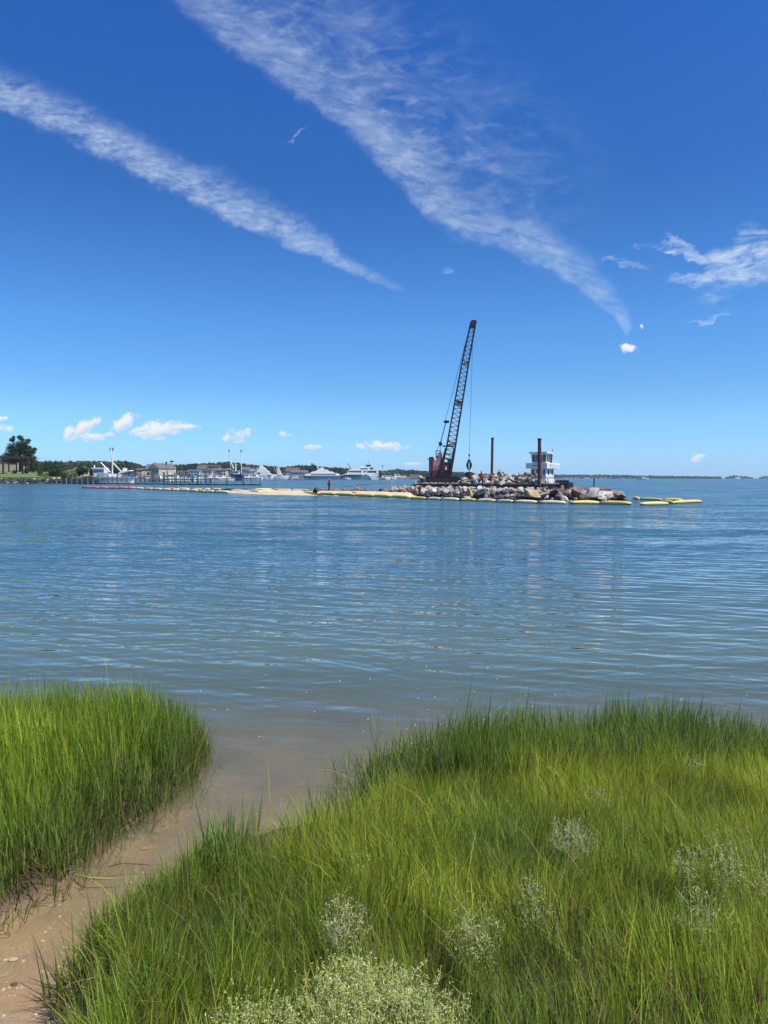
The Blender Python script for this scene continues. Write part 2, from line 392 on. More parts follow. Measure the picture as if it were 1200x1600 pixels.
def np_mesh(name, verts, faces, m, cols=None, smooth=False):
    """faces: list of (k, array[n,k]) blocks"""
    me = bpy.data.meshes.new(name); me.vertices.add(len(verts)); me.vertices.foreach_set('co', np.asarray(verts, np.float32).ravel())
    loops = np.concatenate([f.ravel() for k, f in faces]).astype(np.int32)
    tot = np.concatenate([np.full(len(f), k, np.int32) for k, f in faces])
    st = np.concatenate([[0], np.cumsum(tot)[:-1]]).astype(np.int32)
    me.loops.add(len(loops)); me.loops.foreach_set('vertex_index', loops)
    me.polygons.add(len(tot)); me.polygons.foreach_set('loop_start', st)
    try: me.polygons.foreach_set('loop_total', tot)
    except Exception: pass
    if cols is not None:
        at_ = me.color_attributes.new('tone', 'FLOAT_COLOR', 'POINT')
        at_.data.foreach_set('color', np.concatenate([cols, np.ones((len(cols), 1))], 1).astype(np.float32).ravel())
    me.update(calc_edges=True); me.materials.append(m)
    if smooth: me.polygons.foreach_set('use_smooth', np.ones(len(tot), bool))
    return me
def vnoise(x, y, seed=0):                # cheap smooth value noise
    r = np.random.default_rng(seed); T = r.random((256, 256))
    xi = np.floor(x).astype(int); yi = np.floor(y).astype(int); fx = x - xi; fy = y - yi
    fx = fx * fx * (3 - 2 * fx); fy = fy * fy * (3 - 2 * fy)
    g = lambda a, b: T[a & 255, b & 255]
    return (g(xi, yi) * (1 - fx) + g(xi + 1, yi) * fx) * (1 - fy) + (g(xi, yi + 1) * (1 - fx) + g(xi + 1, yi + 1) * fx) * fy - 0.5
def sm(x, a, b):
    t = np.clip((x - a) / (b - a), 0, 1); return t * t * (3 - 2 * t)

# ------------------------------------------------------------ the ground: banks, channel, sea bed, in one sheet
def poly_sd(px, py, poly):               # signed distance, positive inside
    d = np.full(px.shape, 1e9); ins = np.zeros(px.shape, bool); n = len(poly)
    for i in range(n):
        (x0, y0), (x1, y1) = poly[i], poly[(i + 1) % n]
        ex, ey = x1 - x0, y1 - y0
        t = np.clip(((px - x0) * ex + (py - y0) * ey) / (ex * ex + ey * ey + 1e-12), 0, 1)
        d = np.minimum(d, np.hypot(px - x0 - t * ex, py - y0 - t * ey))
        c = ((y0 > py) != (y1 > py)) & (px < (x1 - x0) * (py - y0) / (y1 - y0 + 1e-12) + x0)
        ins ^= c
    return np.where(ins, d, -d)
LB = [tuple(W(x, y)[:2]) for x, y in ((5, 1450), (60, 1400), (143, 1345), (195, 1305), (272, 1245), (308, 1200), (324, 1172), (308, 1150), (200, 1146), (0, 1150), (-700, 1150))] + [(-9, 3.2), (-3.2, 3.2), (-2.2, 3.2)]
RB = [tuple(W(x, y)[:2]) for x, y in ((95, 1590), (170, 1525), (262, 1455), (335, 1385), (372, 1355), (440, 1318), (520, 1275), (572, 1232), (570, 1195), (640, 1180), (760, 1172), (900, 1168), (1060, 1160), (1200, 1168), (1900, 1175))] + [(14, 5), (14, -8), (-0.3, -8), (-0.72, 1.5), (-1.02, 2.4)]
def ground_h(x, y):
    x = np.asarray(x, float); y = np.asarray(y, float)
    wob = vnoise(x * 2.3, y * 2.3, 5) * 0.22 + vnoise(x * 7, y * 7, 6) * 0.08
    sl, sr = poly_sd(x, y, LB) + wob * 0.5, poly_sd(x, y, RB) + wob * 0.5
    bed = np.interp(y, [-60, 0, 1.6, 2.4, 2.95, 3.6, 4.4, 5.4, 6.5, 8, 12, 20, 60, 400], [1.6, .8, .32, .06, -.004, -.038, -.075, -.135, -.20, -.32, -.6, -1.0, -2.2, -4])
    bed = bed + (vnoise(x * 1.3, y * 1.3, 1) * 0.03 + vnoise(x * 4, y * 4, 2) * 0.012 + vnoise(x * 13, y * 13, 3) * 0.004) * np.clip(1 + 0 * y, 0, 1)
    # away to both sides the shore itself curves round, so the marsh goes on outside the frame
    rise = np.maximum(bed, 0)
    lb = bed + (0.10 - bed) * sm(sl, -0.04, 0.10)
    topr = np.interp(y, [-8, 1.2, 2.2, 3, 4, 5.5], [1.0, .62, .42, .32, .2, .09])
    rb = bed + (topr - bed) * sm(sr, -0.05, 0.16 + 0 * y)
    h = np.maximum(np.maximum(bed, lb), np.maximum(rb, rise * 0 - 9))
    h = h + np.where((sl > 0.02) | (sr > 0.02), vnoise(x * 5, y * 5, 8) * 0.05, 0)
    return h, sl, sr
def axis(near0, near1, step, far):
    a = list(np.arange(near0, near1 + 1e-6, step)); s = step
    hi = [a[-1]]
    while hi[-1] < far: s *= 1.22; hi.append(hi[-1] + s)
    s = step; lo = [a[0]]
    while lo[-1] > -far: s *= 1.22; lo.append(lo[-1] - s)
    return np.array(lo[::-1][:-1] + a + hi[1:])
def grid(name, gx, gy, zf, m, smooth=True):
    Xg, Yg = np.meshgrid(gx, gy); Z = zf(Xg, Yg)
    v = np.stack([Xg.ravel(), Yg.ravel(), Z.ravel()], 1); nx, ny = len(gx), len(gy)
    i = (np.arange(ny - 1)[:, None] * nx + np.arange(nx - 1)[None]).ravel()
    return np_mesh(name, v, [(4, np.stack([i, i + 1, i + 1 + nx, i + nx], 1))], m, smooth=smooth), Xg, Yg

def soil():
    m = bpy.data.materials.new('wet_sand_and_peat'); m.use_nodes = True; nt = m.node_tree
    p = nt.nodes['Principled BSDF']; p.inputs['Specular IOR Level'].default_value = 0.3
    a = nt.nodes.new('ShaderNodeAttribute'); a.attribute_name = 'peat'; peat = X(nt, a.outputs['Fac'])
    g = nt.nodes.new('ShaderNodeNewGeometry'); s = nt.nodes.new('ShaderNodeSeparateXYZ'); nt.links.new(g.outputs['Position'], s.inputs[0])
    x_, y_, z = (X(nt, s.outputs[i]) for i in range(3))
    n1 = noise(nt, g.outputs['Position'], 2.2, 6, 0.6); n2 = noise(nt, g.outputs['Position'], 60, 4, 0.7); n3 = noise(nt, g.outputs['Position'], 0.9, 4, 0.5)
    c = mixc(nt, n1.ss(0.35, 0.65), (0.41, 0.285, 0.165), (0.30, 0.22, 0.13))
    c = mixc(nt, n2.ss(0.55, 0.8) * 0.5, c, (0.10, 0.075, 0.05))
    c = mixc(nt, n3.ss(0.52, 0.66) * 0.55 * (y_.ss(3.2, 4.6)), c, (0.10, 0.085, 0.06))       # darker silt and weed patches farther in the channel
    deb = noise(nt, g.outputs['Position'], 3.5, 3, 0.5, 1.2)
    c = mixc(nt, (deb - 0.5)._m('ABSOLUTE').ss(0.02, 0.0) * n2.ss(0.42, 0.6) * 0.6, c, (0.55, 0.45, 0.32))   # lines of broken shell
    c = mixc(nt, peat, c, (0.05, 0.035, 0.022))
    nt.links.new(c, p.inputs['Base Color'])
    nt.links.new((z.ss(0.02, 0.1) * 0.35 + 0.45).s, p.inputs['Roughness'])
    b = nt.nodes.new('ShaderNodeBump'); b.inputs['Distance'].default_value = 0.01
    nt.links.new((n2 + n1).s, b.inputs['Height']); nt.links.new(b.outputs[0], p.inputs['Normal'])
    return m
gx = axis(-4.2, 4.6, 0.05, 14000); gy = axis(1.6, 8.4, 0.05, 14000)
gme, Xg, Yg = grid('ground', gx, gy, lambda x, y: ground_h(x, y)[0], soil())
_, sl, sr = ground_h(Xg, Yg)
pa = gme.attributes.new('peat', 'FLOAT', 'POINT')
pa.data.foreach_set('value', sm(np.maximum(sl, sr), -0.03, 0.06).ravel().astype(np.float32))
link('ground', gme, kind='structure', label='wet sandy shore bed with peat banks under the marsh grass', cat='ground')

# ------------------------------------------------------------ water
def water_mat():
    m = bpy.data.materials.new('bay_water'); m.use_nodes = True; nt = m.node_tree
    for n in list(nt.nodes):
        if n.type != 'OUTPUT_MATERIAL': nt.nodes.remove(n)
    out = nt.nodes['Material Output']
    g = nt.nodes.new('ShaderNodeNewGeometry'); s = nt.nodes.new('ShaderNodeSeparateXYZ'); nt.links.new(g.outputs['Position'], s.inputs[0])
    x_, y_ = X(nt, s.outputs[0]), X(nt, s.outputs[1])
    a = nt.nodes.new('ShaderNodeAttribute'); a.attribute_name = 'depth'; dep = X(nt, a.outputs['Fac'])
    th = math.radians(-7)
    c_, s_ = math.cos(th), math.sin(th)
    r_ = x_ * c_ + y_ * s_; q_ = y_ * c_ - x_ * s_
    def wv(sx, sy, seed, det=2, ro=0.5, dist=0.0): return noise(nt, xyz(nt, r_ * sx, q_ * sy, seed), 1.0, det, ro, dist)
    w1 = wv(0.22, 1.05, 1.0, 2, 0.5, 0.5); w2 = wv(0.9, 3.0, 5.0, 3, 0.55, 0.5); w3 = wv(3.5, 8.5, 9.0, 3, 0.6)
    th2 = math.radians(24); r2 = x_ * math.cos(th2) + y_ * math.sin(th2); q2 = y_ * math.cos(th2) - x_ * math.sin(th2)
    w4 = noise(nt, xyz(nt, r2 * 0.7, q2 * 2.2, 3.0), 1.0, 2, 0.5, 0.3)
    big = noise(nt, xyz(nt, x_ * 0.035, y_ * 0.10, 2.0), 1.0, 3, 0.5)
    shal = dep.ss(0.03, 0.24)                 # ripples die out over the shallows
    wind = big * 0.9 + 0.55
    far = y_.ss(12.0, 60.0)
    H = w1 * 0.050 + w2 * 0.016 * wind + w3 * 0.004 * wind + w4 * 0.014
    H = H * (shal * 0.87 + 0.13)
    b = nt.nodes.new('ShaderNodeBump'); b.inputs['Distance'].default_value = 1.0; b.inputs['Strength'].default_value = 1.0
    nt.links.new(H.s, b.inputs['Height'])
    # the steeper small chop, given straight as slopes so that it survives at any distance
    def slope(ax, ay, sx, sy, seed, det=2, dist=0.3):
        n = nt.nodes.new('ShaderNodeTexNoise'); n.inputs['Scale'].default_value = 1.0; n.inputs['Detail'].default_value = det
        n.inputs['Roughness'].default_value = 0.55; n.inputs['Distortion'].default_value = dist
        nt.links.new(xyz(nt, r_ * sx, q_ * sy, seed), n.inputs['Vector'])
        q = nt.nodes.new('ShaderNodeSeparateColor'); nt.links.new(n.outputs['Color'], q.inputs[0])
        return (X(nt, q.outputs[0]) - 0.5) * ax, (X(nt, q.outputs[1]) - 0.5) * ay
    near_ = (y_.ss(5.0, 20.0) * 0.9 + 0.1) * shal
    mid = y_.ss(14.0, 34.0)
    sl_ = [slope(.45, 1.25, 1.1, 3.4, 41.0, 3), slope(.25, .80, .30, 1.25, 47.0, 2), slope(.45, .80, 3.6, 9.0, 53.0, 2)]
    s5 = slope(.4, 1.15, .10, .42, 61.0, 4)
    # trains of wavelets running in from the bay, their crests wandering and dying out
    wa = noise(nt, xyz(nt, x_ * 0.35, y_ * 0.35, 71.0), 1.0, 2, 0.5); wb = noise(nt, xyz(nt, x_ * 0.22, y_ * 0.22, 77.0), 1.0, 2, 0.5)
    WX = WY = None
    for i, (lam, am, dg) in enumerate(((1.2, .022, -12), (.72, .036, -21), (.50, .052, -17), (.37, .055, -26), (.28, .050, -7), (.80, .022, 19), (.21, .045, 13), (.15, .040, -33))):
        th = math.radians(dg); kx, ky = -math.sin(th), math.cos(th); K = 2 * math.pi / lam
        wp = (wa if i % 2 else wb)
        ph = x_ * (kx * K) + y_ * (ky * K) + (wp - 0.5) * (7.0 + 6.0 / lam ** .5) + i * 1.7
        md = noise(nt, xyz(nt, x_ * (.35 / lam ** .5), y_ * (.8 / lam ** .5), 80.0 + 3 * i), 1.0, 1, 0.5).ss(0.30, 0.62)
        sw = ph._m('COSINE') * (md * am * 1.5)
        WX = sw * kx if WX is None else WX + sw * kx; WY = sw * ky if WY is None else WY + sw * ky
    nw_ = (y_.ss(5.2, 11.0) * 0.88 + 0.12) * (shal * 0.8 + 0.2) * (wind * 0.6 + 0.4)
    SX = (sl_[0][0] + sl_[1][0] + sl_[2][0]) * near_ * wind * (mid * 0.5 + 0.35) + s5[0] * mid + WX * nw_
    SY = (sl_[0][1] + sl_[1][1] + sl_[2][1]) * near_ * wind * (mid * 0.5 + 0.35) + s5[1] * mid + WY * nw_ - (near_ * 0.088 + mid * 0.030)
    va = nt.nodes.new('ShaderNodeVectorMath'); va.operation = 'ADD'
    nt.links.new(b.outputs[0], va.inputs[0]); nt.links.new(xyz(nt, SX, SY, 0.0), va.inputs[1])
    b = nt.nodes.new('ShaderNodeVectorMath'); b.operation = 'NORMALIZE'; nt.links.new(va.outputs[0], b.inputs[0])
    fr = nt.nodes.new('ShaderNodeFresnel'); fr.inputs[0].default_value = 1.333; nt.links.new(b.outputs[0], fr.inputs['Normal'])
    gl = nt.nodes.new('ShaderNodeBsdfGlossy'); nt.links.new((far * 0.08 + 0.02).s, gl.inputs['Roughness'])
    gl.inputs[0].default_value = (1, 1, 1, 1); nt.links.new(b.outputs[0], gl.inputs['Normal'])
    tr = nt.nodes.new('ShaderNodeBsdfTransparent')
    # light lost on the way down and back: brown-green first, then turbid
    nt.links.new(mixc(nt, dep.ss(0.0, 0.6), (0.97, 0.95, 0.90), (0.55, 0.62, 0.50)), tr.inputs[0])
    df = nt.nodes.new('ShaderNodeBsdfDiffuse')
    nt.links.new(mixc(nt, dep.ss(0.2, 1.2), mixc(nt, dep.ss(0.02, 0.35), (0.19, 0.19, 0.125), (0.092, 0.125, 0.088)), (0.042, 0.112, 0.148)), df.inputs[0])
    body = nt.nodes.new('ShaderNodeMixShader')
    nt.links.new(((dep / 0.42).clamp().pw(0.75) * 0.98).s, body.inputs[0]); nt.links.new(tr.outputs[0], body.inputs[1]); nt.links.new(df.outputs[0], body.inputs[2])
    mx = nt.nodes.new('ShaderNodeMixShader')
    # unresolved wavelets farther out face the eye more than the mean level does
    nt.links.new((X(nt, fr.outputs[0]) * (far * -0.10 + 1.0)).s, mx.inputs[0])
    nt.links.new(body.outputs[0], mx.inputs[1]); nt.links.new(gl.outputs[0], mx.inputs[2]); nt.links.new(mx.outputs[0], out.inputs[0])
    return m
# sandbar first, the water needs to know how deep it is there
BARF = [W(x, y) for x, y in ((322, 768.5), (360, 771), (410, 773), (470, 774.3), (540, 775), (600, 776.5), (640, 777.5))]
BARN = [(p.x, p.y) for p in BARF]
def bar_h(x, y):
    fx = [p[0] for p in BARN]; fy = [p[1] for p in BARN]
    front = np.interp(x, fx, fy); t = y - front
    wdt = np.interp(x, [fx[0], fx[0] + 6, fx[2], fx[4], fx[5], fx[6]], [0, 4, 9, 12, 12, 8])
    prof = sm(t, -2.5, 3.2) * (1 - sm(t, wdt * 0.55, wdt + 4))
    endf = sm(x, fx[0] - 3, fx[0] + 4) * (1 - sm(x, fx[6], fx[6] + 3))
    return -0.8 + 1.25 * prof * endf + vnoise(x * 0.8, y * 0.8, 4) * 0.09 + vnoise(x * 3, y * 3, 14) * 0.03
bx = np.arange(BARN[0][0] - 4, BARN[6][0] + 4, 0.35); by = np.arange(78, 126, 0.35)
sme, _, _ = grid('sandbar', bx, by, bar_h, M['sand'])
link('sandbar', sme, kind='structure', label='low pale sandbar running out to the rock breakwater', cat='sandbar')
wx = axis(-4.2, 4.6, 0.1, 14000); wy = axis(1.6, 9.0, 0.1, 14000)
wme, Xw, Yw = grid('water', wx, wy, lambda x, y: 0 * x, water_mat())
dw = np.clip(-ground_h(Xw, Yw)[0], 0, 3)
da = wme.attributes.new('depth', 'FLOAT', 'POINT'); da.data.foreach_set('value', dw.ravel().astype(np.float32))
link('water', wme, kind='structure', label='rippled blue bay water turning clear over the sandy shallows', cat='water')
# ------------------------------------------------------------ marsh grass
def blades(x, y, z, h, wd, lean, yaw, curl, col_lo, col_hi, segs=4):
    """one curved, tapered ribbon per root"""
    n = len(x); T = np.linspace(0, 1, segs)
    dirx, diry = np.cos(yaw), np.sin(yaw)
    fy = yaw + np.pi / 2 + rng.normal(0, 0.9, n); ax, ay = np.cos(fy), np.sin(fy)
    V = []; C = []
    for k, t in enumerate(T):
        out_ = (lean * t + curl * t * t) * h
        up = h * t * np.sqrt(np.clip(1 - (lean + curl * t) ** 2 * 0.55, 0.08, 1))
        cx, cy, cz = x + dirx * out_, y + diry * out_, z + up
        hw = wd * 0.5 * (1 - t) ** 0.55 if k < segs - 1 else None
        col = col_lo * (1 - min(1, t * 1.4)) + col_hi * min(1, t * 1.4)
        if k < segs - 1:
            V += [np.stack([cx - ax * hw, cy - ay * hw, cz], 1), np.stack([cx + ax * hw, cy + ay * hw, cz], 1)]; C += [col, col]
        else:
            V += [np.stack([cx, cy, cz], 1)]; C += [col]
    m = len(V); verts = np.stack(V, 1).reshape(-1, 3); cols = np.stack(C, 1).reshape(-1, 3)
    base = (np.arange(n) * m)[:, None]
    quads = [base + np.array([[2 * k, 2 * k + 1, 2 * k + 3, 2 * k + 2]]) for k in range(segs - 2)]
    tri = base + np.array([[m - 3, m - 2, m - 1]])
    return verts, np.concatenate(quads), tri, cols
def join(parts):
    vs, qs, ts, cs, k = [], [], [], [], 0
    for v, q, t, c in parts:
        vs.append(v); qs.append(q + k); ts.append(t + k); cs.append(c); k += len(v)
    return np.concatenate(vs), np.concatenate(qs), np.concatenate(ts), np.concatenate(cs)
def scatter(n, x0, x1, y0, y1, keep):
    x = rng.uniform(x0, x1, n); y = rng.uniform(y0, y1, n)
    h, sl_, sr_ = ground_h(x, y)
    k = keep(x, y, sl_, sr_); return x[k], y[k], h[k], sl_[k], sr_[k]
def palette(n, mixv, cols):
    """cols: list of colours; mixv in 0..1 walks along them, with scatter"""
    c = np.array(cols); t = np.clip(mixv + rng.normal(0, 0.16, n), 0, 0.9999) * (len(c) - 1)
    i = t.astype(int); f = (t - i)[:, None]
    out_ = c[i] * (1 - f) + c[i + 1] * f
    return out_ * rng.uniform(0.55, 1.4, (n, 1))
DEEP = (0.21, 0.31, 0.038); MID = (0.35, 0.46, 0.045); YEL = (0.54, 0.60, 0.06); BLU = (0.20, 0.29, 0.07); DRY = (0.40, 0.31, 0.14)
def clumpy(x, y, s, seed): return vnoise(x * s, y * s, seed) + 0.5 * vnoise(x * s * 2.7, y * s * 2.7, seed + 1)
def tall(x, y, z, hm, mixv, cols, wlo=.0045, whi=.0115, lean=0.09, curl=0.13, drybase=True):
    n = len(x)
    h = hm * rng.uniform(0.45, 1.15, n) ** 0.9
    h = h * np.where(rng.random(n) < 0.05, rng.uniform(1.15, 1.45, n), 1)
    wd = rng.uniform(wlo, whi, n)
    # blades of one tussock lean alike
    gyaw = vnoise(x * 3, y * 3, 31) * 9 + rng.normal(0, 1.1, n) + 2.6
    hi = palette(n, mixv, cols)
    dry = rng.random(n) < 0.07
    hi[dry] = np.array(DRY) * rng.uniform(0.6, 1.2, (dry.sum(), 1)); h[dry] *= 0.75
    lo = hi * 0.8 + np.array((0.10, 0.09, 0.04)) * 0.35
    ln = np.abs(rng.normal(0, lean, n)) + 0.02; cu = np.abs(rng.normal(0, curl, n)); cu = np.where(dry, cu + 0.3, cu)
    return blades(x, y, z - 0.01, h, wd, ln, gyaw, cu, lo, hi)
# left bank: tall cordgrass, dense to its edge
x, y, z, a, b = scatter(90000, -6.2, -0.8, 3.0, 6.6, lambda x, y, l, r: (l > 0.05 * clumpy(x, y, 4.0, 44)) & (x > -0.60 * y - 0.9) & (rng.random(len(x)) < 0.8 + 1.2 * clumpy(x, y, 5.0, 45)))
edge = sm(a, 0.0, 0.35)
hm = (0.30 + 0.24 * edge) * (0.92 + 0.45 * clumpy(x, y, 2.6, 41)) * np.interp(y, [3.2, 6], [0.92, 1.0])
tone = 0.50 - 0.30 * (1 - edge) + 0.25 * clumpy(x, y, 1.1, 43) + np.interp(x, [-3.5, -1.5], [0.12, -0.12])
P1 = tall(x, y, z, hm, tone, [BLU, DEEP, MID, YEL, YEL])
# dead stalks and shorter leaning shoots in the fringe of the left bank
x, y, z, a, b = scatter(34000, -4.5, -0.8, 3.0, 6.6, lambda x, y, l, r: (l > -0.10) & (l < 0.14) & (rng.random(len(x)) < 0.35 + 0.65 * (l > -0.02)))
n = len(x); hi = np.where(rng.random((n, 1)) < 0.4, np.array([DRY]), np.array([DEEP])) * rng.uniform(0.4, 1.1, (n, 1))
P2 = blades(x, y, z - 0.005, rng.uniform(0.05, 0.30, n), rng.uniform(.003, .006, n), np.abs(rng.normal(0.25, 0.2, n)), rng.normal(-0.9, 1.0, n), np.abs(rng.normal(0.2, 0.3, n)), hi * 0.8, hi)
v, q, t, c = join([P1, P2])
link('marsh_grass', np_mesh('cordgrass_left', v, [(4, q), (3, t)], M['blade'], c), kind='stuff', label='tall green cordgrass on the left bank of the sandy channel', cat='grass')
print('left grass tris', len(q) * 2 + len(t))

# right bank. (a) tall fringe along the water, (b) fine short meadow inside, (c) coarse tufts at front left
def back(x, y):   # distance from the water-side far edge (larger = nearer the camera)
    return np.interp(x, [-0.5, 1, 3, 6], [5.8, 6.05, 6.0, 5.9]) - y
x, y, z, a, b = scatter(96000, -1.8, 7.8, 3.4, 6.5, lambda x, y, l, r: (r > -0.02) & ((back(x, y) < 1.1 + 0.5 * clumpy(x, y, 1.2, 51)) | (r < 0.34)) & (x < 0.62 * y + 2.1) & (rng.random(len(x)) < np.where(r < 0.3, 0.9, 0.95)) & ~((y > 3.6) & (x < 0.6) & (r < .5) & ((clumpy(x, y, 3.0, 57) < -0.05) | (rng.random(len(x)) < .35))))
edge = sm(b, 0.0, 0.3)
hm = (0.27 + 0.16 * edge) * (0.95 + 0.55 * clumpy(x, y, 2.0, 53)) * np.interp(x, [-0.6, 0.6, 3.2], [0.86, 1.0, 0.86])
tone = 0.22 + 0.25 * clumpy(x, y, 1.3, 55) + 0.1 * edge
P1 = tall(x, y, z, hm, tone, [BLU, BLU, DEEP, MID, YEL], lean=0.12)
# sparse shoots standing in the water along the channel side
x, y, z, a, b = scatter(60000, -1.8, 4, 3.0, 6.4, lambda x, y, l, r: (r > -0.24) & (r < 0.02) & (l < -0.3) & (rng.random(len(x)) < 0.05 + 0.30 * (clumpy(x, y, 3.0, 57) > 0.05)) & (rng.random(len(x)) < (1 + r / 0.26)))
P2 = tall(x, y, z, 0.30 + 0 * x, 0.1 + 0 * x, [BLU, DEEP, MID], lean=0.2, curl=0.25)
# fine meadow
x, y, z, a, b = scatter(190000, -1.9, 6.8, 1.55, 5.6, lambda x, y, l, r: (r > np.where((y > 3.7) & (x < 0.5), 0.42, 0.06)) & (back(x, y) > 0.55 + 0.5 * clumpy(x, y, 1.2, 51)) & (x < 0.60 * y + 2.0) & (x > -0.60 * y - 0.4) & (rng.random(len(x)) < np.interp(y, [1.6, 3, 5.6], [0.75, 1, 0.9])))
n = len(x); cl = clumpy(x, y, 1.6, 61)
h = (0.22 + 0.09 * cl) * rng.uniform(0.6, 1.15, n)
far_ = sm(y, 3.0, 4.6)
tone = 0.36 + 0.5 * cl + 0.20 * far_ * sm(x, -0.5, 1.8)
hi = palette(n, tone, [BLU, DEEP, MID, YEL, YEL])
dry = rng.random(n) < 0.11; hi[dry] = np.array((0.36, 0.25, 0.11)) * rng.uniform(0.6, 1.2, (dry.sum(), 1))
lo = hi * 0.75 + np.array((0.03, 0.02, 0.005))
P3 = blades(x, y, z - 0.01, h, rng.uniform(.0022, .0058, n), np.abs(rng.normal(0.10, 0.12, n)), vnoise(x * 2, y * 2, 71) * 10 + rng.normal(0, 0.9, n), np.abs(rng.normal(0.12, 0.22, n)), lo, hi)
# coarse tufts: front left of the bank and here and there
x, y, z, a, b = scatter(78000, -1.9, 5.6, 1.5, 4.6, lambda x, y, l, r: (r > np.where((y > 3.6) & (x < .6), .45, -.03)) & (r < 1.5) & (x < 0.6 * y + 2.0) & ((clumpy(x, y, 3.0, 81) > 0.10 + 0.12 * sm(x, 0.2, 1.0)) | ((r < 0.35) & (rng.random(len(x)) < .7))))
n = len(x)
hm = 0.27 * (0.9 + 0.4 * clumpy(x, y, 2.0, 83))
P4 = tall(x, y, z, hm, 0.30 + 0.5 * clumpy(x, y, 1.5, 85), [BLU, DEEP, MID, YEL], wlo=.0028, whi=.0060, lean=0.16, curl=0.28)
# a few long stray blades, some yellow, bent over
x, y, z, a, b = scatter(1100, -1.9, 4.6, 1.7, 5.6, lambda x, y, l, r: (r > 0.1) & (x < 0.6 * y + .4))
n = len(x); hi = palette(n, rng.uniform(0, 1, n), [DEEP, MID, YEL, (0.45, 0.36, 0.08), DRY])
P5 = blades(x, y, z, rng.uniform(0.28, 0.46, n), rng.uniform(.003, .0065, n), np.abs(rng.normal(0.15, 0.15, n)), rng.uniform(0, 6.3, n), np.abs(rng.normal(0.22, 0.22, n)), hi * .8, hi)
v, q, t, c = join([P1, P2, P3, P4, P5])
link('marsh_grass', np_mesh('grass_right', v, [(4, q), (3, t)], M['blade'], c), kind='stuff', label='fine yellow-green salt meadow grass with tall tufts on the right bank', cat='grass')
print('right grass tris', len(q) * 2 + len(t))
# fallen dead stalks and dark litter between the stems
x, y, z, a, b = scatter(26000, -4.5, 4.8, 1.5, 6.2, lambda x, y, l, r: (np.maximum(l, r) > -0.03) & (np.maximum(l, r) < 3) & (x < 0.6 * y + .5) & (x > -.6 * y - .5) & (rng.random(len(x)) < np.where(np.maximum(l, r) < 0.15, 1, .35)))
n = len(x); hi = np.array([DRY]) * rng.uniform(0.15, 0.9, (n, 1))
v, q, t, c = blades(x, y, z + rng.uniform(0, 0.05, n), rng.uniform(0.06, 0.22, n), rng.uniform(.002, .005, n), rng.uniform(0.8, 1.1, n), rng.uniform(0, 6.3, n), rng.normal(0, 0.2, n), hi, hi)
link('dry_stalks', np_mesh('dry_stalks', v, [(4, q), (3, t)], M['straw'], c), kind='stuff', label='fallen dead stalks lying between the grass stems on the banks', cat='dry stalks')

